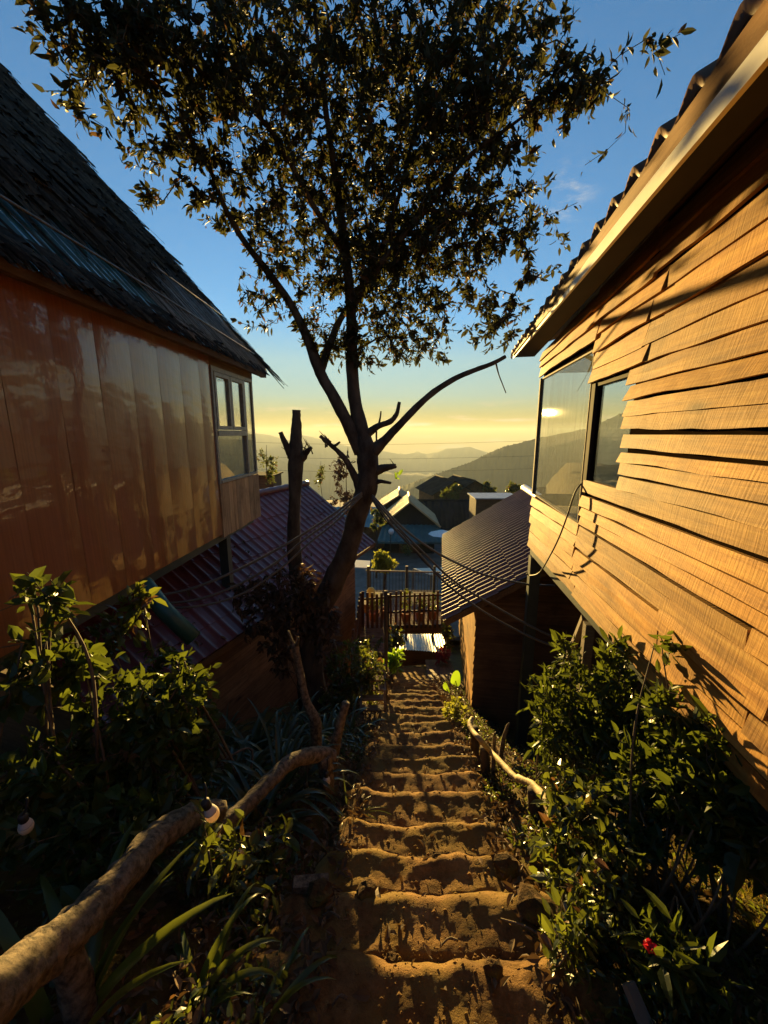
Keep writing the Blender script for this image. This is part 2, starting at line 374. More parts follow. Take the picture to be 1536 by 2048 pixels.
def corr_sheet(mb, c00, c10, c01, c11, pitch, h, rows=2, n=6):
    """corrugated sheet over a quad; waves follow the c00->c01 direction"""
    c00, c10, c01, c11 = map(Vector, (c00, c10, c01, c11)); N = (c10 - c00).cross(c01 - c00).normalized(); N = N if N.z > 0 else -N
    L = (c10 - c00).length; m = max(2, int(L / pitch * n)); vs, fs = [], []
    for j in range(rows + 1):
        for i in range(m + 1):
            a, b = i / m, j / rows; p = c00.lerp(c10, a).lerp(c01.lerp(c11, a), b); vs.append(p + N * h * math.sin(2 * math.pi * i / n))
    for j in range(rows):
        for i in range(m): q = j * (m + 1) + i; fs.append((q, q + 1, q + m + 2, q + m + 1))
    mb.add(vs, fs, True)

# ---------------------------------------------------------------- material set
M_soil = None
def soilmat():
    m, nt, out = newmat('soil'); v = coords(nt); n = ntex(nt, v, 3.2, 8, .65); n2 = ntex(nt, v, 26, 8, .7)
    col = ramp(nt, n, [(.32, (.05, .029, .014)), (.5, (.09, .052, .022)), (.66, (.14, .08, .03))])
    col = mixc(nt, .8, col, ramp(nt, n2, [(.3, (.5, .47, .42)), (.62, (1.25, 1.2, 1.1))]), 'MULTIPLY')
    moss = ramp(nt, ntex(nt, v, 4.3, 6, .7), [(.46, (0, 0, 0)), (.62, (1, 1, 1))]); col = mixc(nt, moss, col, (.10, .08, .014))
    h = mth(nt, 'ADD', mth(nt, 'MULTIPLY', n2, .7), mth(nt, 'MULTIPLY', ntex(nt, v, 110, 4, .7), .5))
    principled(nt, out, col, .95, .15, h, .9, .02); return m
M_soil = soilmat()
M_hill = simple('hill_forest', (.030, .040, .028), (.055, .065, .04), .012, rough=1, spec=.1)
M_valley = simple('valley_floor', (.025, .032, .02), (.05, .055, .03), .006, rough=1, spec=.1)
M_concrete = simple('concrete', (.10, .092, .075), (.17, .155, .13), 1.6, rough=.85, bump=.2)
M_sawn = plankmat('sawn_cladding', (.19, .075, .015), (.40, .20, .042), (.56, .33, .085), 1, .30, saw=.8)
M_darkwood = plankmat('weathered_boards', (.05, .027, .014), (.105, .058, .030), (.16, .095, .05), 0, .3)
M_darkwoody = plankmat('weathered_boards_side', (.06, .034, .018), (.12, .07, .036), (.18, .11, .06), 1, .3)
M_deck = plankmat('deck_boards', (.10, .055, .03), (.19, .11, .06), (.28, .17, .10), 0, .25)
M_core = simple('dark_backing', (.010, .006, .003), (.016, .010, .006), 5, rough=1, spec=0)  # near-black and matte: the shade in the gaps between boards, put in as colour
M_deckz = plankmat('upright_boards', (.06, .030, .018), (.11, .058, .034), (.16, .09, .055), 2, .3)
M_skirt = plankmat('skirt_boards', (.18, .10, .045), (.34, .20, .095), (.46, .29, .15), 2, .28)
M_metal = simple('painted_steel', (.02, .03, .028), (.035, .045, .04), 9, rough=.5, spec=.5)
M_greywood = simple('grey_timber', (.13, .10, .075), (.22, .175, .13), 9, (1, 6, 6), .8, .3, .4)
M_black = simple('black_rubber', (.012, .012, .012), (.03, .027, .025), 12, rough=.6)
M_cable = simple('cable_sheath', (.05, .042, .032), (.12, .095, .06), 4, rough=.45, spec=.5)
M_bark = simple('bark', (.032, .024, .017), (.10, .078, .055), 7, (1, 1, .45), .9, .2, 1.0, 22)
M_log = simple('dry_log', (.04, .030, .02), (.20, .15, .10), 34, (1, 1, 1), .85, .25, 1.0, 45)
M_pale = simple('pale_stick', (.26, .19, .09), (.46, .37, .20), 12, rough=.7, spec=.3, bump=.5)
M_twig = simple('twig_bark', (.06, .04, .025), (.14, .10, .06), 18, rough=.8)
M_leaf_tree = leafmat('tree_leaf', (.021, .022, .011), (.055, .052, .022), (.078, .076, .02), .40, .55, .15, (.09, .05, .02), .06)
M_leaf_tea = leafmat('glossy_leaf', (.018, .036, .011), (.045, .08, .02), (.15, .185, .02), .38, .40, .3)
M_leaf_tea2 = leafmat('shrub_leaf', (.022, .038, .014), (.055, .085, .025), (.20, .23, .025), .40, .3, .55, (.12, .06, .02), .08)
M_leaf_dry = leafmat('withered_leaf', (.05, .032, .022), (.10, .062, .036), (.10, .05, .02), .25, .6, .3)
M_strap = leafmat('strap_leaf', (.02, .040, .022), (.045, .075, .03), (.12, .16, .025), .3, .28, .55)
M_strap2 = leafmat('iris_leaf', (.03, .06, .015), (.06, .10, .02), (.26, .30, .03), .45, .32, .5)
M_lime = leafmat('lime_leaf', (.10, .13, .02), (.17, .19, .03), (.42, .42, .05), .5, .5, .3)
M_bright = leafmat('broad_leaf', (.05, .14, .02), (.08, .2, .03), (.35, .55, .03), .55, .35, .45)
M_litter = leafmat('leaf_litter', (.06, .036, .018), (.17, .105, .055), (.16, .09, .03), .2, .7, .3)
M_pot = simple('terracotta', (.30, .10, .045), (.42, .16, .07), 8, rough=.8)
M_tin = simple('zinc_sheet', (.30, .30, .29), (.46, .45, .43), 3, rough=.5, spec=.5, metal=.55)
M_thatch = simple('thatch', (.020, .0155, .0115), (.064, .049, .034), 30, (1, 1, .25), .95, .15, isl=.55)
M_greensheet = simple('green_sheet', (.018, .05, .042), (.03, .085, .07), 2.5, rough=.34, spec=.5, coat=.3)
M_redtile = simple('red_tile_sheet', (.085, .018, .018), (.15, .032, .03), 2.2, rough=.42, spec=.4, coat=.12)
M_browntile = simple('brown_tile_sheet', (.12, .045, .035), (.19, .078, .055), 2.0, rough=.5, spec=.3, coat=.15)
_b = [n for n in M_browntile.node_tree.nodes if n.bl_idname == 'ShaderNodeBsdfPrincipled'][0]; _b.inputs['Coat Roughness'].default_value = .40; _b.inputs['Coat IOR'].default_value = 1.9
M_tantin = simple('tan_tin_sheet', (.40, .25, .10), (.55, .36, .16), 1.5, rough=.6, spec=.25)
M_bluetin = simple('blue_green_tin', (.045, .10, .10), (.075, .15, .15), 1.5, rough=.4)
M_darkroof = simple('slate_sheet', (.020, .020, .018), (.04, .039, .035), .8, rough=.95, spec=.08)
M_white = simple('white_paint', (.68, .67, .64), (.8, .79, .76), 6, rough=.5)
M_frame = simple('grey_frame', (.19, .17, .14), (.30, .27, .22), 16, rough=.45)
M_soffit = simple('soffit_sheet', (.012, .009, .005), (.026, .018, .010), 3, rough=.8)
M_flash = simple('pale_flashing', (.62, .58, .50), (.78, .74, .66), 5, rough=.4, metal=.0)
M_eave = simple('eave_flashing', (.84, .80, .70), (.92, .89, .82), 5, rough=.4, metal=.0)
M_greenpipe = simple('green_pipe', (.012, .06, .05), (.02, .09, .075), 4, rough=.4)
def glassmat(name, mirror, tint=(1, 1, 1), film=0.0, rough=0.0):
    m, nt, out = newmat(name); t = nt.nodes.new('ShaderNodeBsdfTransparent'); t.inputs[0].default_value = (*tint, 1)
    g = nt.nodes.new('ShaderNodeBsdfGlossy'); g.inputs['Roughness'].default_value = rough
    x = nt.nodes.new('ShaderNodeMixShader'); fr = nt.nodes.new('ShaderNodeFresnel'); fr.inputs[0].default_value = 1.5
    nt.links.new(mth(nt, 'MINIMUM', mth(nt, 'ADD', fr.outputs[0], mirror), .95), x.inputs[0]); nt.links.new(t.outputs[0], x.inputs[1]); nt.links.new(g.outputs[0], x.inputs[2]); last = x.outputs[0]
    if film:
        gl = nt.nodes.new('ShaderNodeBsdfGlossy'); gl.inputs['Roughness'].default_value = .03; gl.inputs[0].default_value = (1, .95, .85, 1); xg = nt.nodes.new('ShaderNodeMixShader'); xg.inputs[0].default_value = .008; nt.links.new(last, xg.inputs[1]); nt.links.new(gl.outputs[0], xg.inputs[2]); last = xg.outputs[0]
        d = nt.nodes.new('ShaderNodeBsdfDiffuse'); d.inputs[0].default_value = (.55, .55, .46, 1); y = nt.nodes.new('ShaderNodeMixShader')
        v = ntex(nt, coords(nt, (4, 22, .7)), 1.6, 7, .65, .6); f = ramp(nt, v, [(.35, (film * .35,) * 3), (.7, (film,) * 3)])
        nt.links.new(f, y.inputs[0]); nt.links.new(last, y.inputs[1]); nt.links.new(d.outputs[0], y.inputs[2]); last = y.outputs[0]
    nt.links.new(last, out.inputs[0]); return m
M_glass = glassmat('clear_glass', .02, (.93, .95, .95))
M_glass_film = glassmat('filmy_glass', .10, (.93, .95, .92), .34, .012)
M_glass_dull = glassmat('dusty_glass', .02, (.35, .38, .37), .35)
def panelmat():
    m, nt, out = newmat('lacquer_panel'); v = coords(nt, (1, 1.2, 3)); n = ntex(nt, coords(nt, (20, 26, .6)), 2, 6, .6)
    col = ramp(nt, n, [(.3, (.21, .058, .015)), (.7, (.31, .092, .025))])
    w = ntex(nt, v, .9, 3, .5, .3); w2 = ntex(nt, coords(nt, (2, 5, 3)), 2.2, 3, .5)
    h = mth(nt, 'ADD', w, mth(nt, 'MULTIPLY', w2, .16))
    b = principled(nt, out, col, .34, .5, h, .22, .05); b.inputs['Coat Weight'].default_value = .75; b.inputs['Coat IOR'].default_value = 1.72; b.inputs['Coat Roughness'].default_value = .07
    bp = [x for x in nt.nodes if x.bl_idname == 'ShaderNodeBump'][0]; nt.links.new(bp.outputs[0], b.inputs['Coat Normal']); return m
M_panel = panelmat()
# ---------------------------------------------------------------- the setting: ground, steps, valley, mountains
GY = [(-40, 1.6), (-6, 1.3), (0, -1.55), (9, -5.73), (13, -8.3), (18, -10.25), (66, -10.25), (84, -17)]
GYx, GYz = [g[0] for g in GY], [g[1] for g in GY]
def xc(y): return .10 + .068 * y
def plane_z(y): return float(np.interp(y, GYx, GYz))
def ground_z(x, y, rough=1.0):
    z = plane_z(y); d = x - xc(y)
    z -= .40 * sstep(.7, 2.2, -d) * sstep(2.0, 4.5, y) + .55 * sstep(.6, 1.5, d) * sstep(2.2, 4.2, y)
    z += .10 * sstep(.55, .9, abs(d)) * (1 - sstep(3, 5, y))
    bk = sstep(.37, .47, x / max(y, 1.0)) * sstep(5.0, 8, x)  # bank added beyond the plank house, to darken the left wall's reflection
    if bk > 0: z += bk * (max(z, -2.7 - .035 * math.hypot(x, y) + 1.1 * fbm(x * .33, y * .33, 4, 4)) - z)
    if abs(x) < 9 and -1 < y < 11: z += rough * (.05 * fbm(x * 1.3, y * 1.3, 2.1, 3) + .02 * fbm(x * 7, y * 7, 5, 2))
    return z
LIPS = [.15, .52, .87, 1.2, 1.53, 1.82, 2.13, 2.5, 2.84, 3.13, 3.48, 3.85, 4.2, 4.56, 4.92, 5.25, 5.6, 5.95, 6.3, 6.65]
def step_z(x, y):
    s = x - xc(y); k1 = 0
    yy = y + .06 * fbm(s * 1.7 + 3, y * .5, 1.7, 3) + .02 * fbm(s * 8, y * 3, 4, 2)
    if yy > LIPS[-1]: return plane_z(y) + .02 + .03 * fbm(x * 2, y * 2, 8, 3) + .25 * 0
    for i, l in enumerate(LIPS):
        if yy <= l: k1 = i; break
    l1 = LIPS[k1]; l0 = LIPS[k1 - 1] if k1 else l1 - .37
    zl = plane_z(l1) + .06 + .03 * nz(k1 * 5.1, s * 1.2); zp = plane_z(l0) + .06 + .03 * nz((k1 - 1) * 5.1, s * 1.2)
    d = yy - l0; rw = .075; t0 = zl + .046
    if d < rw: q = d / rw; z = zp + (t0 - zp) * (q * q * (3 - 2 * q)) - .012 * q
    else:
        q = (d - rw) / max(.05, l1 - l0 - rw); z = t0 + (zl - t0) * (q ** 1.5) + .028 * math.sin(math.pi * q ** 3.5)
    z += .015 * fbm(s * 3.2, y * 3.2, 9, 3) + .009 * fbm(s * 11, y * 11, 3, 4) + .006 * abs(nz(s * 31, y * 31, 6))
    return z
def grid_mesh(name, xs, ys, fz, m, kind='structure'):
    V = [(x, y, fz(x, y)) for y in ys for x in xs]; nx = len(xs); T = []
    for j in range(len(ys) - 1):
        for i in range(nx - 1): q = j * nx + i; T.append((q, q + 1, q + nx + 1, q + nx))
    o = np_mesh(name, V, T, m); return tag(o, kind=kind)
def gz_near(x, y):
    d = abs(x - xc(y)); z = ground_z(x, y)
    if y < 10: z -= .32 * (1 - sstep(.46 + .24 * (1 - sstep(1.0, 2.0, y)), .74 + .24 * (1 - sstep(1.0, 2.0, y)), d + .06 * fbm(x * 2, y * 2, 6, 2))) * (1 - sstep(8.0, 9.0, y))
    return z
def axis(segs):
    out = []
    for a, b, s in segs: out += list(np.arange(a, b, s))
    return out + [segs[-1][1]]
gx = axis([(-30, -8, 2), (-8, -3, .4), (-3, -1.2, .08), (-1.2, 2.2, .035), (2.2, 4, .12), (4, 10, .6), (10, 40, 1.2)])
gy = axis([(-40, -6, 3), (-6, 0, .4), (0, 3.2, .035), (3.2, 6.5, .06), (6.5, 11, .15), (11, 20, .6), (20, 50, 1.5), (50, 98, 6)])
grid_mesh('ground', gx, gy, gz_near, M_soil)
sx = np.arange(-1.04, 1.0401, .0165)
sy = list(np.arange(.1, 2.6, .012)) + list(np.arange(2.6, 8.6, .022))
V = []
def HWs(y): return .53 + .25 * (1 - sstep(1.0, 2.0, y)) - .10 * sstep(3.5, 6, y)
for y in sy:
    for s in sx:
        x = xc(y) + s; e = sstep(HWs(y) - .06, HWs(y) + .24, abs(s) + .07 * fbm(y * 1.6, s * .5 + (5 if s > 0 else 0), 2, 3))
        V.append((x, y, step_z(x, y) - .34 * e))
nx = len(sx); T = [(j * nx + i, j * nx + i + 1, (j + 1) * nx + i + 1, (j + 1) * nx + i) for j in range(len(sy) - 1) for i in range(nx - 1)]
def stepmat():
    m, nt, out = newmat('trodden_earth'); v = coords(nt); n = ntex(nt, v, 4.5, 8, .65); n2 = ntex(nt, v, 34, 8, .72)
    col = ramp(nt, n, [(.32, (.09, .053, .024)), (.5, (.18, .104, .042)), (.66, (.27, .16, .065))])
    col = mixc(nt, .8, col, ramp(nt, n2, [(.3, (.5, .46, .4)), (.62, (1.2, 1.16, 1.1))]), 'MULTIPLY')
    col = mixc(nt, ramp(nt, ntex(nt, v, 3.1, 7, .7), [(.45, (0, 0, 0)), (.6, (.9,) * 3)]), col, (.175, .115, .034))
    h = mth(nt, 'ADD', mth(nt, 'MULTIPLY', n2, .8), mth(nt, 'MULTIPLY', ntex(nt, v, 150, 4, .7), .4))
    principled(nt, out, col, .95, .12, h, .85, .018); return m
M_step = stepmat(); o = np_mesh('path', V, T, M_step); tag(o, kind='structure')

# concrete yard of the village below
MB_y = MB(); MB_y.box((-22, 18.6, -10.4), (30, 60, -10.18)); tag(MB_y.build('pavement', M_concrete), kind='structure')

# valley floor out to the horizon
rr = [45, 70, 100, 150, 220, 320, 450, 650, 900, 1200, 1700, 2400, 3400, 4800, 6500, 9000]; na = 120; V = []
for r in rr:
    for k in range(na + 1):
        a = math.pi * 2 * k / na; z = -17.2 - 475 * sstep(50, 700, r) + (.03 * r * fbm(math.sin(a) * 3, math.cos(a) * 3, r * .001, 3) if r > 120 else 0)
        if r > 6000: z = -490
        V.append((r * math.sin(a), r * math.cos(a), z))
T = [(j * (na + 1) + k, j * (na + 1) + k + 1, (j + 1) * (na + 1) + k + 1, (j + 1) * (na + 1) + k) for j in range(len(rr) - 1) for k in range(na)]
tag(np_mesh('valley', V, T, M_valley), kind='structure')

def elev(px, py):
    d = P(px, py, 1.0); return math.atan2(d.x, d.y), d.z / math.hypot(d.x, d.y)
def range_mesh(name, prof, D, width, seed, m, bump, trees=0.0, ext=()):
    pr = [elev(*q) for q in prof] + [(R(a), math.tan(R(e))) for a, e in ext]; pr.sort(); az = [q[0] for q in pr]; ev = [q[1] for q in pr]
    rows = [-1, -.8, -.6, -.42, -.28, -.16, -.07, 0, .08, .25, .55, 1]; V = []; A = np.arange(az[0], az[-1], .0016 if D < 4000 else .003)
    for t in rows:
        for a in A:
            pk = float(np.interp(a, az, ev)) * D; pk += bump * D * fbm(a * 26 + seed, seed, 0, 5) * (1 if D > 3000 else .5)
            if t == 0 and trees: pk += trees * max(0, nz(a * 900, seed)) ** .7
            dd = D + t * width + width * .10 * fbm(a * 9, t * 2 + seed, 3, 3) * (1 - abs(t)) * (abs(t) > .03); base = -500
            h = base + (pk - base) * (1 - abs(t)) ** .85
            if 0 < abs(t) < 1: h += 26 * (width / 700) * fbm(a * 30, t * 5, seed, 4) * min(1, abs(t) * 3)
            V.append((math.sin(a) * dd, math.cos(a) * dd, h))
    nA = len(A); T = [(j * nA + k, j * nA + k + 1, (j + 1) * nA + k + 1, (j + 1) * nA + k) for j in range(len(rows) - 1) for k in range(nA - 1)]
    return tag(np_mesh(name, V, T, m), kind='structure')
range_mesh('hillside', [(560, 1150), (640, 1075), (700, 1030), (780, 984), (830, 963), (880, 946), (940, 925), (980, 905), (1010, 893), (1040, 886), (1080, 876), (1130, 867), (1180, 856), (1240, 828), (1330, 800), (1450, 775)], 1500, 800, 3.3, M_hill, .0009, 7.0, ext=((60, 2.6), (95, 2.2)))
range_mesh('mountains', [(400, 858), (470, 860), (517, 867), (540, 870), (563, 877), (582, 881), (602, 870), (625, 873), (660, 884), (700, 893), (735, 899), (765, 902), (784, 906), (807, 909), (833, 906), (853, 908), (878, 903), (892, 897), (915, 896), (940, 893), (958, 900), (985, 908), (1040, 912), (1120, 905)], 6500, 2200, 8.1, M_hill, .0010, ext=((-70, .5), (-50, .3), (40, -1.2)))
range_mesh('hills', [(380, 930), (520, 915), (600, 925), (680, 935), (760, 946), (850, 952), (960, 950), (1100, 945)], 3600, 1300, 5.7, M_hill, .0012, ext=((-70, .6), (-45, -.8), (45, -2.0)))

# ---------------------------------------------------------------- left: stilt house with a thatched roof
LA = R(2.7)
lh = thing('stilt_house', 'brown panelled stilt house with thatched roof at left of the steps', 'house', (-2.59, 0, 0), -LA)
Y1 = 7.07; ZB, ZT = -1.42, 1.12
def lbox(name, m, *bs, parent=lh):
    b = MB()
    for lo, hi in bs: b.box(lo, hi)
    return b.build(name, m, parent)
b = MB()        # lacquered panels with shallow joints, slightly bowed
y = -1.2; pw = .43
while y < 5.5:
    e = min(y + pw - .004, 5.54)
    vs, fs = [], []
    for j in range(9):
        zz = ZB + (ZT - ZB) * j / 8
        for i in range(7): f = i / 6; vs.append((.006 * math.sin(math.pi * f) + .004 * nz(y * 3, zz * 1.5, f), y + (e - y) * f, zz))
    for j in range(8):
        for i in range(6): q = j * 7 + i; fs.append((q, q + 1, q + 8, q + 7))
    b.add(vs, fs, True); b.box((-.05, y, ZB), (-.004, e, ZT)); y += pw
b.build('wall', M_panel, lh)
lbox('wall_core', M_darkwoody, ((-.12, -1.2, ZB), (-.052, 5.54, ZT)), ((-3.4, -1.2, ZB), (-3.3, Y1, ZT)), ((-3.3, -1.2, ZB), (-.12, -1.1, ZT)), ((-3.3, -1.1, ZB + .002), (-.13, Y1 - .1, ZB + .09)),
     ((-3.3, Y1 - .08, ZB), (-.06, Y1 - .002, -.69)), ((-3.3, Y1 - .08, .88), (-.06, Y1, ZT)), ((-.07, 5.545, .902), (.004, Y1 - .002, ZT)), ((-3.3, Y1 - .08, -.69), (-1.9, Y1, .88)))
b = MB(); yy = 5.55; k = 0; rg = np.random.default_rng(3)
while yy < Y1 - .01:
    w_ = rg.uniform(.10, .2); e = min(Y1, yy + w_); o_ = rg.uniform(.0, .012)
    b.box((-.06, yy + .002, ZB - .04 - rg.uniform(0, .02)), (.012 + o_, e - .003, -.70)); yy = e
b.build('plank_skirt', M_skirt, lh)
w = lbox('window', M_frame, ((-.06, 5.55, -.695), (.02, 5.60, .9)), ((-.06, 6.62, -.695), (.02, 6.68, .9)), ((-.06, 5.60, .84), (.02, 6.62, .9)), ((-.06, 5.60, -.69), (.03, 6.62, -.65)), ((-.06, 5.60, -.03), (.035, 6.62, .05)), ((-.06, Y1 - .05, -.69), (.0, Y1, .9)), ((-.06, 6.68, -.69), (.02, Y1 - .05, -.655)), ((-.06, 6.68, .85), (.02, Y1 - .05, .9)))
for (a0, a1, nm) in ((5.61, 6.10, 0), (6.115, 6.61, 1)):
    s = lbox('sash', M_frame, ((-.03, a0, .055), (.028, a0 + .05, .83)), ((-.03, a1 - .05, .055), (.028, a1, .83)), ((-.03, a0 + .05, .055), (.028, a1 - .05, .11)), ((-.03, a0 + .05, .78), (.028, a1 - .05, .83)), parent=w)
lbox('pane', M_glass, ((-.008, 5.66, .11), (-.008, 6.05, .78)), ((-.008, 6.165, .11), (-.008, 6.56, .78)), ((-.02, 6.68, -.1), (-.02, Y1 - .05, .85)), parent=w)
lbox('lower_pane', M_glass_dull, ((-.02, 5.60, -.65), (-.02, 6.62, -.03)), ((-.02, 6.68, -.655), (-.02, Y1 - .05, -.10)), parent=w)
lbox('end_window', M_glass, ((-1.9, Y1 - .04, -.1), (-.07, Y1 - .04, .88)))
lbox('end_pane', M_glass_dull, ((-1.9, Y1 - .04, -.69), (-.07, Y1 - .04, -.10)))
lbox('floor_beam', M_metal, ((-.16, -1.2, ZB - .12), (-.05, Y1 - .2, ZB - .003)))
lbox('post', M_metal, ((-.20, 5.80, -5.1), (-.07, 5.93, ZB - .122)))
# roof: green sheet ribs under worn thatch
S50 = R(48.2); EX = -.09; EZ = 1.25; SL = 6.3
def rp(y, s, h=0.0):       # point on the slope: y along the eave, s up the slope
    return Vector((EX + .28 - s * math.cos(S50) + h * math.sin(S50), y, EZ - .22 + s * math.sin(S50) + h * math.cos(S50)))
b = MB(); pitch = .115; n = int(9.2 / pitch)
vs, fs = [], []
for k in range(n * 4 + 1):
    f = k % 4; yv = -1.9 + k * pitch / 4; h = (.022 if f in (1, 2) else 0)
    vs += [rp(yv, 0, h), rp(yv, SL, h)]
for k in range(n * 4): fs.append((2 * k, 2 * k + 2, 2 * k + 3, 2 * k + 1))
b.add(vs, fs); b.build('roof', M_greensheet, lh)
b = MB(); rg = np.random.default_rng(11)
def cover(y, s):
    """how thick the thatch lies: worn off near the eave and toward the far end"""
    v = .97 - .93 * (1 - sstep(1.0, 2.0, s)) * sstep(.10, .25, s) * sstep(1.4, 2.3, y)
    v -= .8 * sstep(4.6, 6.2, y) * (1 - sstep(1.6, 3.2, s)); return v + .25 * fbm(y * .9, s * .9, 3, 3)
for k in range(13000):
    yv = rg.uniform(-1.9, 7.34); s = rg.uniform(.05, SL + .1)
    if rg.random() > cover(yv, s): continue
    l = rg.uniform(.35, .95); wd = rg.uniform(.008, .022) if rg.random() < .6 else rg.uniform(.025, .055); h0 = .03 + .16 * rg.random() ** 1.3 * min(1, cover(yv, s)); sk = rg.normal(0, .05)
    s0 = max(-.12 * rg.random() - .02, s - l); s1 = s
    a = rp(yv + sk * l, s0, h0 + .02 * rg.random()); c = rp(yv, s1, h0 * .7)
    u = Vector((0, wd, 0)); hh = Vector((math.sin(S50), 0, math.cos(S50))) * wd * .5
    b.add([a - u, a + hh, a + u, c + u * .8, c + hh, c - u * .8], [(0, 1, 4, 5), (1, 2, 3, 4)])
for k in range(900):      # ragged ends over the far verge and the eave
    if k % 2: s = rg.uniform(.0, SL); a = rp(7.34 + rg.uniform(-.1, .05), s - rg.uniform(.1, .5), .05 + .08 * rg.random()); c = rp(7.2, s + .3, .08)
    else: yv = rg.uniform(-1.8, 7.3); a = rp(yv, rg.uniform(-.14, .02), .03 + .03 * rg.random()); c = rp(yv + rg.normal(0, .04), .35, .04)
    u = Vector((.004, .012, .0)) * rg.uniform(.5, 1.3); b.add([a - u, a + u, c + u, c - u], [(0, 1, 2, 3)])
b.build('thatch', M_thatch, lh)
b = MB(); M_cane = simple('split_cane', (.10, .09, .075), (.22, .20, .17), 10, rough=.45)
for k in range(46):      # split canes laid down the slope on the worn part
    yv = 4.6 + 2.7 * k / 45 + rg.normal(0, .015); s0 = rg.uniform(-.05, .1); s1 = rg.uniform(1.6, 3.2); b.tube([rp(yv, s0, .05), rp(yv + rg.normal(0, .05), (s0 + s1) / 2, .06), rp(yv + rg.normal(0, .08), s1, .06)], .008, 5); b.build('cane', M_cane, lh); b = MB()
b.tube([rp(.5, .9, .09), rp(3, .75, .08), rp(5, .6, .08), rp(7.25, .35, .08)], .012, 5); b.build('tie_cane', M_cane, lh); b = MB(); b.tube([rp(1.5, 1.9, .12), rp(5, 1.5, .10), rp(7.25, 1.2, .10)], .012, 5)
b.build('tie_cane', M_cane, lh)
b = MB(); b.beam(rp(-1.9, .02, -.05), rp(7.3, .02, -.05), .07, .09); b.beam(rp(7.2, 0, -.06), rp(7.2, SL, -.06), .08, .1); b.build('eave_board', M_darkwoody, lh)

b = MB(); q = [P(292, 1172, 3.9), P(330, 1222, 3.85), P(388, 1278, 3.8)]; b.tube([q[0] + (q[0] - q[2]) * .4] + q, .085, 16); o = b.build('drainpipe', M_greenpipe)
tag(o, 'thick green drainpipe slanting down from under the left house', 'pipe')
# ---------------------------------------------------------------- right: house clad in rough sawn planks
RA = R(8.4)
rh = thing('plank_house', 'sunlit house clad in rough sawn planks at right of the steps', 'house', (1.147, 0, 0), -RA)
RY = 5.0; RZB, RZT = -1.395, .97
def rbox(name, m, *bs, parent=rh):
    b = MB()
    for lo, hi in bs: b.box(lo, hi)
    return b.build(name, m, parent)
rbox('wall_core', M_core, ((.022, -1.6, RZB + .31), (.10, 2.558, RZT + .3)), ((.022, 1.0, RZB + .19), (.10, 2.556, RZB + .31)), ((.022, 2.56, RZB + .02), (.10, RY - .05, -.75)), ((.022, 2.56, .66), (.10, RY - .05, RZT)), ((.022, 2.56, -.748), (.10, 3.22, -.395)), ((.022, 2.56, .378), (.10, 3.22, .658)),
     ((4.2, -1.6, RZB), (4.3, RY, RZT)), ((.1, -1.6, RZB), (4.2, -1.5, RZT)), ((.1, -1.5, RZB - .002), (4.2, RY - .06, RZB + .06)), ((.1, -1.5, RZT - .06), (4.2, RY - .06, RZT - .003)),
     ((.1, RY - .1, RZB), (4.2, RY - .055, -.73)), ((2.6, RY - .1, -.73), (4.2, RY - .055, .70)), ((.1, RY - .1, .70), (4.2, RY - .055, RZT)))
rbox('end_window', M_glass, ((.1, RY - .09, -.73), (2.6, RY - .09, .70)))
rg = np.random.default_rng(21); b = MB(); NS = 14
def board(y0, y1, zb, zt, seed):
    """one waney board, lapped over the one below"""
    L = y1 - y0; tl = rg.normal(0, .006) * min(1, L); lo_ = zb < .0; out = rg.uniform(.014, .026) if lo_ else rg.uniform(.024, .042); top = rg.uniform(.002, .010); vs = []; n = max(3, int(L / .12))
    up_ = -rg.uniform(.008, .024) if lo_ else (-.009 if rg.random() < .4 else .02); jag0, jag1 = rg.normal(0, .012), rg.normal(0, .012)
    for i in range(n + 1):
        f = i / n; y = y0 + L * f; w1 = .010 * fbm(y * 2.1, seed * 3.3, 1, 4) + (.016 * max(0, nz(y * 1.6, seed * 1.7) - .25) if seed % 3 == 0 else 0)
        z0 = zb + tl * (f - .5) * 2 + w1; z1 = zt + up_ + tl * (f - .5) * 2 + .004 * nz(y * 2, seed)
        o = out + .006 * nz(y * 1.5, seed * 2.2); e0 = jag0 * (i == 0) + jag1 * (i == n)
        vs += [(-o, y + e0, z0), (-top, y - e0, z1), (-o + .02, y + e0, z0), (.016, y, z1)]
    fs = []
    for i in range(n):
        q = 4 * i; fs += [(q, q + 4, q + 5, q + 1), (q, q + 2, q + 6, q + 4), (q + 2, q + 3, q + 7, q + 6), (q + 1, q + 5, q + 7, q + 3)]
    fs += [(0, 1, 3, 2), (4 * n, 4 * n + 2, 4 * n + 3, 4 * n + 1)]; b.add(vs, fs)
z = RZB - .03; k = 0
while z < RZT - .02:
    h = rg.uniform(.082, .120); zt = min(z + h, RZT + .03); zm = z + h * .5; k += 1
    if zm < -.74: iv = [(-1.6, RY)]
    elif zm < -.40: iv = [(-1.6, 3.24)]
    elif zm < .37: iv = [(-1.6, 2.585)]
    elif zm < .64: iv = [(-1.6, 3.22)]
    else: iv = [(-1.6, RY)]
    for a, e in iv:
        cuts = [a]
        joint = 1.22 + .09 * math.sin(k * 2.4) if zm < -.1 else (2.35 if zm > .3 else 99)
        for j in (joint + rg.normal(0, .05), 3.25 + rg.normal(0, .04) if e > 3.6 else 99):
            if a + .3 < j < e - .25: cuts.append(j)
        if zm > .3 and rg.random() < .6: cuts.append(.55 + rg.normal(0, .2))
        cuts = sorted(cuts) + [e + rg.normal(0, .012)]
        for c0, c1 in zip(cuts[:-1], cuts[1:]):
            dz = rg.normal(0, .006) if len(cuts) > 2 else 0
            gap = .035 if (rg.random() < .13) else .004
            board(c0 + .003, c1 - gap, z + dz, zt + dz, k * 7 + int(c0 * 10))
    z += h
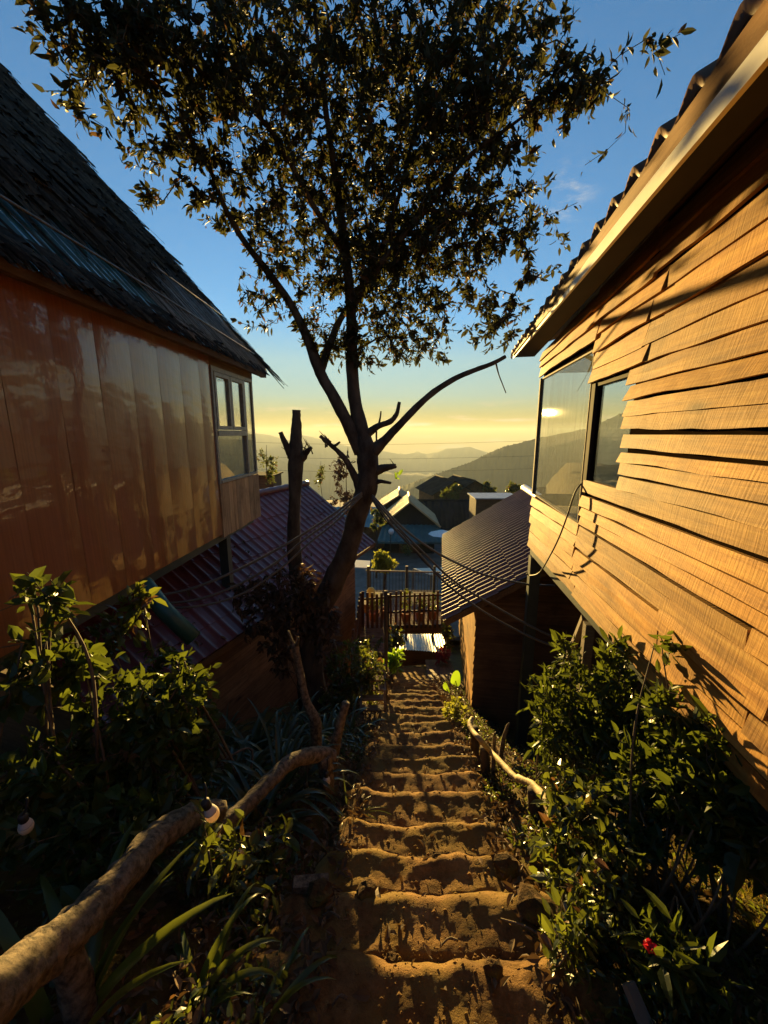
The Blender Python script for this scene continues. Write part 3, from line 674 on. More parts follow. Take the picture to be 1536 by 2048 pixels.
for (y0, y1, zb, zt) in ((.95, 1.9, -1.02, -.90), (1.9, 2.9, -1.20, -1.08), (2.7, 3.3, -.98, -.90)):      # odd offcuts nailed over
    board(y0, y1, zb, zt, int(y0 * 100))
def fan(x, y, z):      # the courses are not quite level: they spread toward the near end
    return (x, y, z + (5.0 - y) * (.046 * min(0, z) / -1.4 if z < 0 else .052 * max(0, z - .35) / .6))
b.v = [fan(*q) for q in b.v]
b.build('wall', M_sawn, rh)
# corner picture window and the narrow window beside it
w = rbox('window', M_greywood, ((-.012, RY - .04, -.745), (.03, RY, .645)), ((-.012, 3.238, -.73), (.04, 3.25, .65)), ((-.0, 3.25, -.745), (.04, RY - .04, -.735)), ((-.0, 3.25, .63), (.04, RY - .04, .645)))
rbox('pane', M_glass_film, ((.012, 3.25, -.735), (.012, RY - .04, .63)), parent=w)
fm = simple('dark_frame', (.03, .022, .016), (.05, .04, .03), 9, rough=.8, spec=.05)
w = rbox('window', fm, ((-.008, 3.15, -.385), (.06, 3.236, .375)), ((.0, 2.56, .352), (.06, 3.15, .375)), ((.0, 2.56, -.392), (.06, 3.15, -.375)))
rbox('pane', M_glass, ((.02, 2.56, -.375), (.02, 3.15, .352)), parent=w)
# steel floor beam, posts and brace
b = MB(); b.hexa([(.02, -1.6, RZB + .17), (.10, -1.6, RZB + .17), (.10, RY - .02, RZB - .13), (.02, RY - .02, RZB - .13), (.02, -1.6, RZB + .26), (.10, -1.6, RZB + .26), (.10, RY - .02, RZB - .035), (.02, RY - .02, RZB - .035)]); b.build('floor_beam', M_metal, rh)
rbox('post', M_metal, ((.0, 4.82, -4.6), (.13, 4.95, RZB - .132)))
rbox('post', M_greywood, ((.06, 3.02, -3.6), (.13, 3.09, RZB - .134)))
b = MB(); b.beam((.11, 3.2, RZB - .15), (.25, 4.4, -3.3), .05); b.build('brace', M_greywood, rh)
# roof: pressed tile sheets, with soffit and pale flashing under the eave
def rw(p): # world -> local of the house
    p = Vector(p) - Vector((1.147, 0, 0)); c, s = math.cos(RA), math.sin(RA); return Vector((p.x * c - p.y * s, p.x * s + p.y * c, p.z))
b = MB(); nseg = int(8.4 / .225 * 10); vs, fs = [], []
for i in range(nseg + 1):
    y = -2.9 + i * .0225; f = (y / .225) % 1; h = .042 * math.cos(2 * math.pi * f); e = 1.02 + .035 * (5.4 - y); eo = -.295 - .009 * (5.4 - y)
    for (xx, zz, tk) in ((eo, e, 0), (eo + .02, e - .035, 1), (eo + 1.2, e + .62, 0), (eo + 3.4, e + 1.75, 0)):
        vs.append((xx, y, zz + h * (1 if not tk else .75)))
for i in range(nseg):
    q = 4 * i; fs += [(q, q + 4, q + 5, q + 1), (q, q + 2, q + 6, q + 4), (q + 2, q + 3, q + 7, q + 6)]
b.add(vs, fs, True); M_rooft = simple('brown_roof_sheet', (.13, .06, .032), (.22, .11, .058), 3, rough=.6)
b.build('roof', M_rooft, rh)
b = MB(); vs = []
for y in (-2.9, 1.0, 5.42):
    e = 1.0 + .035 * (5.4 - y); vs += [(-.298 - .009 * (5.4 - y), y, e - .03), (-.255 - .0125 * (5.4 - y), y, 1.01), (.6, y, e + .30)]
b.add(vs, [(0, 1, 4, 3), (3, 4, 7, 6), (1, 2, 5, 4), (4, 5, 8, 7)]); b.build('eave_sheet', plankmat('eave_boards', (.16, .075, .025), (.28, .14, .05), (.36, .2, .08), 1, .2), rh)
b = MB(); b.add([(-.378, -2.9, .975), (-.270, 5.40, .955), (-.255, 5.40, .955), (-.355, -2.9, .975), (-.384, -2.9, 1.045), (-.276, 5.40, 1.012), (-.255, 5.40, 1.012), (-.355, -2.9, 1.045)], [(0, 3, 2, 1), (4, 5, 6, 7), (0, 1, 5, 4), (1, 2, 6, 5), (2, 3, 7, 6), (3, 0, 4, 7)])
b.build('flashing', M_eave, rh)
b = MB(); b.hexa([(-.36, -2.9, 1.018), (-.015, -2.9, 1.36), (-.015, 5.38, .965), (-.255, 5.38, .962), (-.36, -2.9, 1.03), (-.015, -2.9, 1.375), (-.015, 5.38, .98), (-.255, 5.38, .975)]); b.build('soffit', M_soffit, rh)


# ---------------------------------------------------------------- right: low hut with a tiled roof below the plank house
HA = R(8.3); h0 = Vector((1.42, 5.62, 0))
hut = thing('plank_hut', 'low dark plank hut with brown tiled roof below the plank house', 'hut', h0, -HA)
def hb(name, m, *bs):
    b = MB()
    for lo, hi in bs: b.box(lo, hi)
    return b.build(name, m, hut)
HZ = -2.44; HW, HL = 3.0, 4.3
b = MB(); rg = np.random.default_rng(5); z = -5.1
while z < -1.35:
    h = rg.uniform(.10, .14); xr = HW
    x0 = .0 if z < HZ - .12 else (z - HZ + .12) * 1.45; x1 = HW if z < HZ - .12 else HW - (z - HZ + .12) * 1.45
    if x1 - x0 > .1:
        b.hexa([(x0 - rg.uniform(0, .03), -.024, z), (x1, -.024, z), (x1, .02, z), (x0, .02, z), (x0, -.004, z + h + .02), (x1, -.004, z + h + .02), (x1, .015, z + h + .02), (x0, .015, z + h + .02)])
    z += h
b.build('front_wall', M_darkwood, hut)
b = MB(); z = -5.1
while z < HZ - .08:
    h = rg.uniform(.13, .18); b.hexa([(-.024, .0, z), (-.024, HL, z), (.02, HL, z), (.02, .0, z), (-.005, .0, z + h + .02), (-.005, HL, z + h + .02), (.015, HL, z + h + .02), (.015, .0, z + h + .02)]); z += h
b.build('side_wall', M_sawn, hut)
hb('wall_core', M_black, ((.022, .022, -5.1), (.06, HL, HZ - .1)), ((HW - .05, .022, -5.1), (HW, HL, HZ)), ((.06, HL - .05, -5.1), (HW - .05, HL, HZ)))
b = MB(); RS = R(33); half = 1.86
A = Vector((0, 1, 0)); S = Vector((-math.cos(RS), 0, -math.sin(RS))); O = Vector((HW / 2, -.36, HZ + .10 + math.tan(RS) * HW / 2))
tile_roof(b, O, A, S, 4.95, half / math.cos(RS) + .18, .155, .040, .30, .014, .31)
S2 = Vector((math.cos(RS), 0, -math.sin(RS))); tile_roof(b, O, A, S2, 4.95, half / math.cos(RS) + .18, .155, .040, .30, .014, .31)
b.build('roof', M_browntile, hut)
b = MB(); b.tube([O + A * t + Vector((0, 0, .01 + .012 * (k % 2))) for k, t in enumerate(np.arange(-.05, 5.05, .12))], .09, 12); b.build('ridge_cap', M_flash, hut)
b = MB(); e1 = O + S * (half / math.cos(RS) + .15) - Vector((0, 0, .07)); b.beam(O - Vector((0, -.05, .09)), e1 + Vector((0, .05, 0)), .05, .09); b.beam(O - Vector((0, -.05, .09)), O + S2 * 2.2 + Vector((0, .05, -.07)), .05, .09); b.beam(e1 + Vector((.05, .06, .02)), e1 + Vector((.05, 4.9, .02)), .05, .07); b.build('barge_board', M_darkwoody, hut)

# ---------------------------------------------------------------- left: low house with a red tiled roof
QA = R(20.6); q0 = Vector((-.236, 10.0, 0))          # far eave corner
red = thing('red_roof_house', 'low plank house with dark red tiled roof behind the tree', 'house', q0, -QA)
RZE = -2.80; RS2 = R(35.7); RL = 7.2; RH = 2.02
b = MB(); O = Vector((-RH, 0, RZE + RH * math.tan(RS2))); A = Vector((0, -1, 0)); S = Vector((math.cos(RS2), 0, -math.sin(RS2)))
tile_roof(b, O, A, S, RL, RH / math.cos(RS2), .205, .030, .36, .013, .20)
S2 = Vector((-math.cos(RS2), 0, -math.sin(RS2))); tile_roof(b, O, A, S2, RL, RH / math.cos(RS2), .205, .030, .36, .013, .20)
b.build('roof', M_redtile, red)
b = MB(); b.tube([O + A * t + Vector((0, 0, .02 + .012 * (k % 2))) for k, t in enumerate(np.arange(-.06, RL, .15))], .085, 10); b.build('ridge_cap', M_redtile, red)
b = MB(); rg = np.random.default_rng(9); z = -6.6; xw = -.42
while z < RZE + .2:
    h = rg.uniform(.11, .15); b.hexa([(xw + .024, -.4, z), (xw - .02, -.4, z), (xw - .02, -RL + .2, z), (xw + .024, -RL + .2, z), (xw + .004, -.4, z + h + .015), (xw - .02, -.4, z + h + .015), (xw - .02, -RL + .2, z + h + .015), (xw + .004, -RL + .2, z + h + .015)]); z += h
b.build('wall', M_darkwoody, red)
b = MB(); b.box((-RH * 2 + .4, -RL + .25, -6.6), (xw - .03, -RL + .3, RZE)); b.build('end_wall', M_darkwood, red)
b = MB(); b.box((-RH * 2 + .4, -.5, -6.6), (xw - .03, -.42, RZE)); b.add([(-.5, -.45, RZE), (-3.6, -.45, RZE), (-RH, -.45, RZE + 1.3)], [(0, 1, 2)]); b.build('end_wall', M_darkwood, red)
b = MB(); b.beam((-.03, -.02, RZE - .06), (-.03, -RL, RZE - .06), .05, .08); b.beam(O + Vector((0, .02, -.06)), (0, .02, RZE - .06), .04, .1); b.build('eave_board', M_darkwoody, red)
# ---------------------------------------------------------------- the tree
tb = Vector((P(628, 1410, 5.5).x, 5.5, ground_z(-1.08, 5.5) - .1))
tree = thing('tree', 'tall leafy tree with pruned limbs leaning over the steps', 'tree', tb)
mb = MB(tb); sk = []
T0 = (tb.x, tb.y, tb.z, .26)
trunk = [T0, PR(622, 1330, 5.5, .19), PR(622, 1250, 5.5, .175), PR(655, 1190, 5.45, .158), PR(692, 1110, 5.4, .145), PR(715, 1030, 5.35, .138), PR(733, 970, 5.3, .142), PR(735, 915, 5.3, .145), PR(724, 872, 5.3, .11)]
limb(mb, trunk, 7, 16, .16, 1.1)
mb.build('trunk', M_bark, tree)
def tl(pts, n=10, rough=.14, seed=0., seg=6, name='branch'):
    b = MB(tb); s = limb(b, pts, seg, n, rough, seed); b.build(name, M_bark, tree); return s
# pollarded second stem
tl([PR(628, 1240, 5.5, .15), PR(600, 1180, 5.52, .12), PR(588, 1090, 5.55, .095), PR(590, 990, 5.55, .088), PR(592, 920, 5.55, .11), PR(592, 880, 5.55, .085), PR(593, 840, 5.55, .06), PR(593, 820, 5.55, .056)], 12, .16, 2.2)
tl([PR(585, 912, 5.55, .075), PR(572, 890, 5.5, .045), PR(561, 864, 5.48, .032)], 8, .2, 2.5)
tl([PR(602, 915, 5.55, .075), PR(612, 905, 5.5, .045), PR(623, 895, 5.45, .022)], 8, .3, 2.7)
# living limbs
L1 = tl([PR(722, 905, 5.3, .095), PR(697, 850, 5.25, .082), PR(668, 795, 5.2, .074), PR(640, 745, 5.15, .066), PR(620, 690, 5.1, .06), PR(588, 620, 5.0, .045), PR(548, 560, 4.9, .042), PR(490, 485, 4.75, .032), PR(452, 420, 4.6, .026), PR(420, 340, 4.4, .02), PR(360, 240, 4.1, .013)], 10, .12, 3.1)
L2 = tl([PR(730, 890, 5.3, .115), PR(713, 820, 5.28, .088), PR(704, 740, 5.25, .076), PR(704, 670, 5.2, .064), PR(700, 590, 5.1, .06), PR(690, 500, 5.0, .05), PR(678, 400, 4.9, .04), PR(660, 280, 4.7, .03), PR(640, 120, 4.5, .02), PR(620, -60, 4.3, .012)], 10, .12, 3.9)
L3 = tl([PR(640, 748, 5.15, .06), PR(652, 710, 5.2, .05), PR(680, 640, 5.3, .042), PR(730, 560, 5.3, .034), PR(780, 450, 5.2, .026), PR(820, 300, 5.0, .018), PR(860, 120, 4.8, .011)], 8, .12, 4.5)
L4 = tl([PR(702, 620, 5.15, .04), PR(760, 530, 4.9, .034), PR(850, 420, 4.6, .027), PR(930, 320, 4.3, .02), PR(1010, 260, 4.1, .014), PR(1110, 190, 3.9, .009), PR(1200, 150, 3.75, .006)], 8, .12, 5.2)
L5 = tl([PR(694, 520, 5.0, .032), PR(620, 400, 4.6, .026), PR(540, 260, 4.2, .02), PR(430, 160, 3.9, .014), PR(300, 90, 3.6, .009), PR(180, 50, 3.4, .006)], 8, .12, 5.9)
L6 = tl([PR(850, 420, 4.6, .02), PR(950, 430, 4.5, .014), PR(1040, 470, 4.5, .008)], 6, .1, 6.1)
# bare pruned limbs
tl([PR(742, 905, 5.3, .10), PR(770, 880, 5.25, .062), PR(815, 833, 5.2, .048), PR(860, 790, 5.15, .040), PR(905, 760, 5.1, .034), PR(950, 740, 5.05, .03), PR(985, 727, 5.0, .026), PR(1011, 713, 5.0, .022)], 9, .13, 7.1)
tl([PR(992, 727, 5.0, .012), PR(998, 750, 5.0, .008), PR(1012, 786, 5.0, .006)], 5, .1, 7.5)
tl([PR(730, 872, 5.3, .06), PR(755, 853, 5.25, .042), PR(780, 843, 5.2, .036), PR(793, 828, 5.2, .028), PR(799, 804, 5.2, .02)], 8, .14, 7.9)
tl([PR(756, 855, 5.25, .018), PR(760, 838, 5.25, .013), PR(762, 822, 5.25, .009)], 6, .1, 8.1)
tl([PR(753, 858, 5.25, .014), PR(753, 880, 5.25, .012), PR(757, 900, 5.28, .012)], 6, .1, 8.2)
tl([PR(722, 985, 5.3, .075), PR(708, 950, 5.25, .05), PR(690, 918, 5.2, .036), PR(665, 893, 5.15, .03), PR(640, 872, 5.1, .022)], 8, .22, 8.5)
tl([PR(668, 893, 5.15, .022), PR(680, 884, 5.15, .014)], 6, .3, 8.7)
tl([PR(742, 945, 5.3, .08), PR(765, 937, 5.25, .055), PR(792, 932, 5.2, .03)], 8, .25, 8.9)
tl([PR(745, 965, 5.3, .05), PR(762, 963, 5.25, .028), PR(782, 966, 5.2, .016)], 7, .2, 9.1)
rg = np.random.default_rng(41)
b = MB(tb)
for (px, py, y, n) in ((655, 885, 5.13, 10), (692, 915, 5.2, 5), (618, 897, 5.46, 7), (700, 930, 5.22, 5), (580, 905, 5.52, 5), (785, 935, 5.2, 4)):     # splinters and dead twigs
    p = P(px, py, y)
    for k in range(n):
        d = Vector((rg.normal(0, .5), rg.normal(0, .3), abs(rg.normal(.5, .4)))); l = rg.uniform(.05, .16); b.tube([p + Vector(rg.normal(0, .035, 3)), p + d * l * .6 + Vector(rg.normal(0, .01, 3)), p + d * l], [.010, .006, .002], 5)
b.build('dead_twig', M_bark, tree)
# crown
def eb(px, py, y, rx, ry, rz, n):
    c = P(px, py, y); k = (c - P(px + 100, py, y)).length / 100; kz = (c - P(px, py + 100, y)).length / 100
    return (c, (rx * k, rz, ry * kz), n)
crown = [eb(740, 360, 4.9, 290, 260, .95, 900), eb(740, 120, 4.5, 380, 190, 1.0, 620), eb(800, 500, 5.0, 190, 150, .6, 260), eb(420, 170, 4.0, 230, 150, .7, 430), eb(250, 70, 3.5, 140, 90, .45, 120), eb(960, 180, 4.2, 170, 200, .7, 330),
         eb(760, 560, 5.1, 230, 150, .6, 270), eb(560, 400, 4.6, 170, 130, .55, 130), eb(940, 420, 4.6, 170, 140, .6, 170), eb(1060, 480, 4.5, 75, 95, .35, 34), eb(980, 630, 4.9, 75, 75, .3, 60), eb(850, 690, 5.0, 60, 45, .25, 34), eb(690, 700, 5.15, 70, 40, .25, 34), eb(1150, 190, 3.85, 80, 70, .35, 60),
         eb(560, 560, 4.85, 85, 60, .3, 34), eb(520, 620, 4.85, 45, 38, .2, 14), eb(640, 660, 5.1, 60, 50, .3, 30), eb(330, 300, 4.0, 110, 70, .35, 46), eb(300, 390, 4.1, 40, 30, .15, 8), eb(410, 400, 4.3, 70, 40, .2, 16), eb(700, -150, 4.2, 450, 150, 1.0, 260), eb(770, 670, 5.1, 130, 60, .35, 80), eb(160, 180, 3.5, 60, 80, .25, 16), eb(120, 60, 3.35, 60, 50, .25, 18)]
rg = np.random.default_rng(77); att = []
for c, r, n in crown: att += list(ell(c, r, n, rg, .5))
for px, py, y in ((1360, 68, 3.6), (1330, 150, 3.65), (1310, 95, 3.65), (1255, 215, 3.75), (1250, 265, 3.75), (1290, 80, 3.65), (1240, 110, 3.7), (1155, 405, 4.1), (1120, 545, 4.4), (1100, 60, 3.8), (1130, 10, 3.8), (62, 60, 3.3), (110, 120, 3.3), (150, 255, 3.45), (130, 215, 3.45), (285, 410, 4.1), (1010, 690, 4.9), (740, 745, 5.2), (405, 450, 4.4), (470, 640, 4.85), (1170, 330, 4.0)): att.append(np.array(P(px, py, y)))
skn = [q[:3] for s in (L1[14:], L2[12:], L3[6:], L4, L5, L6) for q in s]
(A, B, ra, rb), ch = grow(skn, att, rg, .24, .03, .0026, .022)
V, T = edge_arrays(A, B, ra, rb); np_mesh('twig', V - np.array(tb), T, M_twig, tree)
V, T = leaves_on(ch, 11.0, .073, rg, .40, .22, .46, .25, .85, .55, .02, .28, grav=.25)
np_mesh('crown', V - np.array(tb), T, M_leaf_tree, tree, False)
V, T = leaves_on([[np.array(P(782, 966, 5.2)), np.array(P(800, 950, 5.18))]], 7, .085, np.random.default_rng(3), span=.1); np_mesh('new_leaf', V - np.array(tb), T, M_bright, tree, False)

# withered climber on the trunk
shrub('climber', 'dark withered climber massed around the forked trunk', 'climber', [P(610, 1400, 5.35)], [eb(590, 1200, 5.3, 85, 70, .35, 190), eb(545, 1250, 5.25, 60, 70, .25, 90), eb(510, 1190, 5.2, 60, 45, .2, 45), eb(640, 1250, 5.3, 40, 80, .22, 70), eb(560, 1320, 5.25, 40, 40, .2, 30)], .085, 7, M_leaf_dry, M_twig, 15, wid=.5, droop=.4, grav=.7)

# ---------------------------------------------------------------- cables
def cable(label, pts, r=.013, m=None, name='cable', group=None, cat='cable'):
    pts = [Vector(p) for p in pts]; b = MB(pts[0]); s = spline([(*p,) for p in pts], 8); b.tube(s, r, 7); o = b.build(name, m or M_cable); o.location = pts[0]
    return tag(o, label, cat, group)
g = 'cables tied to the tree'
cable('upper cable slung from the trunk to the left house', [P(724, 985, 5.13), P(664, 1030, 5.0), P(600, 1072, 4.8), P(530, 1112, 4.55), P(460, 1147, 4.3), P(380, 1178, 4.1), P(285, 1197, 3.9)], .015, group=g)
cable('middle cable slung from the trunk to the left house, sagging under the upper one', [P(724, 988, 5.13), P(668, 1036, 5.0), P(605, 1082, 4.8), P(545, 1130, 4.55), P(470, 1172, 4.3), P(390, 1200, 4.1), P(285, 1210, 3.9)], .014, group=g)
cable('lowest cable slung from the trunk to the left house', [P(724, 992, 5.13), P(672, 1043, 5.0), P(620, 1085, 4.8), P(560, 1138, 4.6), P(490, 1185, 4.3), P(400, 1212, 4.05), P(285, 1216, 3.9)], .013, group=g)
cable('cable from the trunk crossing high over the brown hut roof to the post', [P(744, 990, 5.13), P(800, 1050, 5.1), P(850, 1090, 5.05), P(905, 1122, 5.0), P(970, 1150, 4.9), P(1050, 1168, 4.8), P(1110, 1172, 4.75)], .015, group=g)
cable('cable from the trunk crossing the middle of the brown hut roof', [P(744, 993, 5.13), P(795, 1053, 5.0), P(850, 1108, 4.9), P(905, 1160, 4.8), P(985, 1210, 4.6), P(1080, 1262, 4.3), P(1180, 1305, 4.1)], .014, group=g)
cable('cable from the trunk crossing lowest over the brown hut roof', [P(744, 996, 5.13), P(790, 1058, 5.0), P(840, 1110, 4.9), P(890, 1165, 4.75), P(970, 1225, 4.5), P(1070, 1278, 4.2), P(1180, 1318, 4.0)], .014, group=g)
cable('thin cable twisted round the bundle beside the brown hut roof', [P(744, 1000, 5.12), P(776, 1046, 5.03), P(805, 1068, 5.0), P(845, 1120, 4.88), P(880, 1150, 4.8), P(925, 1178, 4.68)], .008, M_black, group=g)
cable('black wire hanging from the narrow window to the house post', [P(1166, 963, 3.22), P(1150, 985, 3.2), P(1135, 1030, 3.2), P(1118, 1075, 3.3), P(1098, 1115, 3.6), P(1078, 1146, 4.3), P(1060, 1151, 4.75), P(1053, 1147, 4.78)], .007, M_black)
for k, (a, b_, c) in enumerate((((380, 880), (760, 889), (1250, 874)), ((380, 908), (760, 918), (1250, 905)), ((380, 934), (760, 944), (1250, 930)))):
    cable(('highest', 'middle', 'lowest')[k] + ' of the thin power lines crossing the hazy valley', [P(a[0], a[1], 60), P((a[0] + b_[0]) / 2, (a[1] + b_[1]) / 2 + 2, 62), P(b_[0], b_[1], 64), P((c[0] + b_[0]) / 2, (c[1] + b_[1]) / 2 + 2, 66), P(c[0], c[1], 68)], .017, M_black, 'power_line', 'power lines over the valley', 'power line')

# ---------------------------------------------------------------- log handrails
def logthing(name, label, cat, parts, m, group=None):
    o0 = Vector(parts[0][1][0][:3]); root = thing(name, label, cat, o0, group=group)
    for i, (nm, pts, n, rough, *mm) in enumerate(parts):
        b = MB(o0); limb(b, pts, 9, n, rough, i * 1.7 + len(label) * .13); b.build(nm, mm[0] if mm else m, root)
    return root
def gpost(px, py, y, r0, r1, dy=0.0, lean=0.0):
    t = P(px, py, y); g_ = ground_z(t.x + lean, y + dy) - .12; return [(t.x, t.y, t.z, r1), (t.x + lean * .5 + .015, t.y + dy * .5, (t.z + g_) / 2, (r0 + r1) / 2), (t.x + lean, t.y + dy, g_, r0)]
logthing('log_handrail', 'thick weathered log handrail at lower left, spotted with sunlight', 'handrail', [
    ('rail', [PR(-90, 2050, .62, .064), PR(10, 1972, .75, .062), PR(70, 1922, .85, .063), PR(135, 1868, .95, .060), PR(200, 1803, 1.1, .061), PR(250, 1747, 1.22, .058), PR(320, 1670, 1.48, .060), PR(385, 1632, 1.66, .058), PR(440, 1622, 1.78, .052)], 26, .22),
    ('post', gpost(405, 1650, 1.72, .06, .05), 10, .15), ('post', gpost(130, 1900, .95, .05, .045), 10, .15)], M_log)
logthing('log_handrail', 'slimmer bent log handrail lit gold, between the thick log and the leaning post', 'handrail', [
    ('rail', [PR(425, 1662, 1.70, .042), PR(480, 1622, 1.86, .045), PR(540, 1562, 2.08, .047), PR(585, 1522, 2.3, .05), PR(640, 1508, 2.5, .052), PR(668, 1512, 2.55, .04)], 14, .14),
    ('post', gpost(648, 1510, 2.5, .06, .055), 10, .15)], M_log)
logthing('branch_post', 'rough branch post leaning right beside the strap-leaved plants', 'post', [('post', [(*P(652, 1580, 2.75)[:2], ground_z(-.42, 2.75) - .1, .05), PR(660, 1545, 2.75, .047), PR(675, 1470, 2.8, .04), PR(692, 1405, 2.85, .034)], 10, .15)], M_log)
logthing('forked_pole', 'tall crooked pole forked at its top in front of the tree trunk', 'post', [('pole', [(*P(628, 1520, 3.1)[:2], ground_z(-.6, 3.1) - .1, .055), PR(632, 1450, 3.1, .05), PR(612, 1400, 3.12, .036), PR(598, 1330, 3.15, .03), PR(590, 1290, 3.15, .03)], 9, .15),
    ('fork', [PR(590, 1295, 3.15, .022), PR(582, 1278, 3.15, .014), PR(577, 1262, 3.15, .010)], 6, .1), ('fork', [PR(592, 1292, 3.15, .022), PR(596, 1283, 3.12, .014), PR(597, 1275, 3.1, .011)], 6, .1)], M_log)
logthing('stick_handrail', 'pale crooked stick handrail at right of the steps, ending below the hut', 'handrail', [
    ('rail', [PR(945, 1437, 2.96, 0.0204), PR(940, 1448, 2.89, 0.0218), PR(945, 1462, 2.79, 0.0204), PR(962, 1481, 2.64, 0.0204), PR(978, 1500, 2.91, 0.0218), PR(1000, 1523, 2.71, 0.0231), PR(1020, 1545, 2.53, 0.0231), PR(1036, 1560, 2.42, 0.0204)], 12, .16),
    ('rail', [PR(1036, 1556, 2.42, 0.0231), PR(1065, 1570, 2.25, 0.0231), PR(1090, 1600, 2.05, 0.0245), PR(1105, 1640, 1.89, 0.0231)], 12, .2),
    ('post', gpost(969, 1495, 2.95, .045, .04), 9, .15, M_bark), ('post', gpost(949, 1455, 3.28, .04, .036), 9, .15, M_bark), ('post', gpost(1070, 1580, 2.20, .055, .05), 9, .15, M_bark)], M_pale)
for nm, pts in (('short split stake with a broken tip beside the pale handrail', [(990, 1510, 2.92, .02), (988, 1485, 2.92, .016), (990, 1465, 2.91, .008)]), ('taller split stake with a frayed tip in front of the hut', [(1000, 1515, 3.01, .022), (1006, 1485, 3.01, .02), (1014, 1455, 2.99, .014), (1018, 1446, 2.98, .006)])):
    pp = [PR(*q) for q in pts]; pp[0] = (pp[0][0], pp[0][1], ground_z(pp[0][0], pp[0][1]) - .1, pp[0][3])
    b = MB(pp[0][:3]); limb(b, pp, 6, 7, .25, pts[0][0]); o = b.build('stake', M_log); o.location = pp[0][:3]; tag(o, nm, 'stake', 'stakes by the right handrail')

# ---------------------------------------------------------------- festoon bulbs
M_bulb = None
def bulbmat():
    m, nt, out = newmat('frosted_bulb'); b = principled(nt, None, (.9, .82, .68), .25, .5); t = nt.nodes.new('ShaderNodeBsdfTranslucent'); t.inputs[0].default_value = (.9, .72, .5, 1)
    x = nt.nodes.new('ShaderNodeMixShader'); x.inputs[0].default_value = .45; nt.links.new(b.outputs[0], x.inputs[1]); nt.links.new(t.outputs[0], x.inputs[2]); nt.links.new(x.outputs[0], out.inputs[0]); return m
M_bulb = bulbmat(); M_bbase = simple('bulb_base', (.50, .46, .42), (.58, .54, .5), 6, rough=.5)
def bulb(label, px, py, y, top, s=1.0, tilt=(0, 0)):
    p = P(px, py, y); root = thing('light_bulb', label, 'light bulb', p, group='festoon light bulbs'); root.rotation_euler = (tilt[0], tilt[1], 0)
    k = .028 * s; b = MB(); b.lathe([(k * .02, -1.55 * k), (k * .5, -1.45 * k), (k * .85, -1.1 * k), (k, -.55 * k), (k * .97, -.1 * k), (k * .93, .08 * k)], n=16); b.build('globe', M_bulb, root)
    b = MB(); b.lathe([(k * .93, .09 * k), (k * .88, .3 * k), (k * .66, .9 * k), (k * .5, 1.25 * k), (k * .48, 1.3 * k)], n=16); b.build('bulb_base', M_bbase, root)
    b = MB(); b.lathe([(k * .62, 1.15 * k), (k * .64, 2.3 * k), (k * .4, 2.5 * k), (k * .15, 2.55 * k)], n=14); b.build('socket', M_black, root)
    b = MB(); t = P(*top) - p; b.tube(spline([(0, 0, 2.4 * k), tuple(Vector((0, 0, 2.4 * k)).lerp(t, .5) + Vector((.01, 0, 0))), tuple(t)], 5), .005, 6); b.build('cord', M_black, root)
bulb('frosted bulb glowing in sunlight at the bend of the thick log', 422, 1624, 1.56, (425, 1560, 1.62), 1.15, (.15, -.25))
bulb('frosted bulb hanging low below the thick log among foliage', 428, 1830, 1.38, (436, 1690, 1.45), 1.0, (.1, -.1))
bulb('frosted bulb half shaded by leaves at far left', 51, 1650, 1.35, (55, 1585, 1.38), .95, (.2, .15))
bulb('sunlit bulb hanging from the bend of the gold-lit log', 653, 1560, 2.42, (654, 1518, 2.46), 1.0)
bulb('shaded bulb hanging left of the sunlit one beneath the gold-lit log', 612, 1582, 2.35, (612, 1520, 2.4), 1.0)
bulb('dim bulb hanging near the ground beside the second log post', 629, 1672, 2.2, (630, 1560, 2.4), .95)

# ---------------------------------------------------------------- deck and fences down the slope
dz = -5.16
deck = thing('wooden_deck', 'raised wooden deck with striped sunlit boards between the two houses', 'deck', (0, 10, dz))
def dbx(name, m, *bs, parent=deck, off=(0, 10, dz)):
    b = MB(off)
    for lo, hi in bs: b.box(lo, hi)
    return b.build(name, m, parent)
dbx('floor', M_deck, *[((-.55, y, dz - .04), (1.75, y + .135, dz)) for y in np.arange(10.02, 12.3, .15)])
dbx('floor', M_deck, *[((-.62, y, dz - .02), (.02, y + .11, dz + .02)) for y in np.arange(8.6, 10.0, .125)])
for q in (((.03, 9.93, dz - .20), (1.85, 10.0, dz + .01)), ((-.66, 8.5, dz - .18), (.04, 8.57, dz + .0)), ((-.5, 11.0, dz - .2), (1.75, 11.06, dz - .045)), ((-.5, 12.2, dz - .2), (1.75, 12.26, dz - .045))): dbx('joist', M_darkwood, q)
for (x, y) in ((.06, 9.9), (1.72, 9.96), (-.55, 12.2), (1.6, 12.2), (.7, 12.2)): dbx('post', M_metal, ((x, y, -9.2), (x + .08, y + .08, dz + (.95 if y > 12 else .95))))
pf = thing('picket_fence', 'weathered picket fence along the front of the deck', 'fence', (0, 9.9, dz))
rg = np.random.default_rng(14); b = MB((0, 9.9, dz))
for k, x in enumerate(np.arange(.16, 1.74, .125)):
    w_ = rg.uniform(.042, .062); h = rg.uniform(.98, 1.1); t = rg.normal(0, .012); b.hexa([(x, 9.86, dz - .06), (x + w_, 9.86, dz - .06), (x + w_, 9.885, dz - .06), (x, 9.885, dz - .06), (x + t, 9.86, dz + h), (x + w_ + t, 9.86, dz + h), (x + w_ + t, 9.885, dz + h), (x + t, 9.885, dz + h)]); b.build('picket', M_deckz, pf); b = MB((0, 9.9, dz))
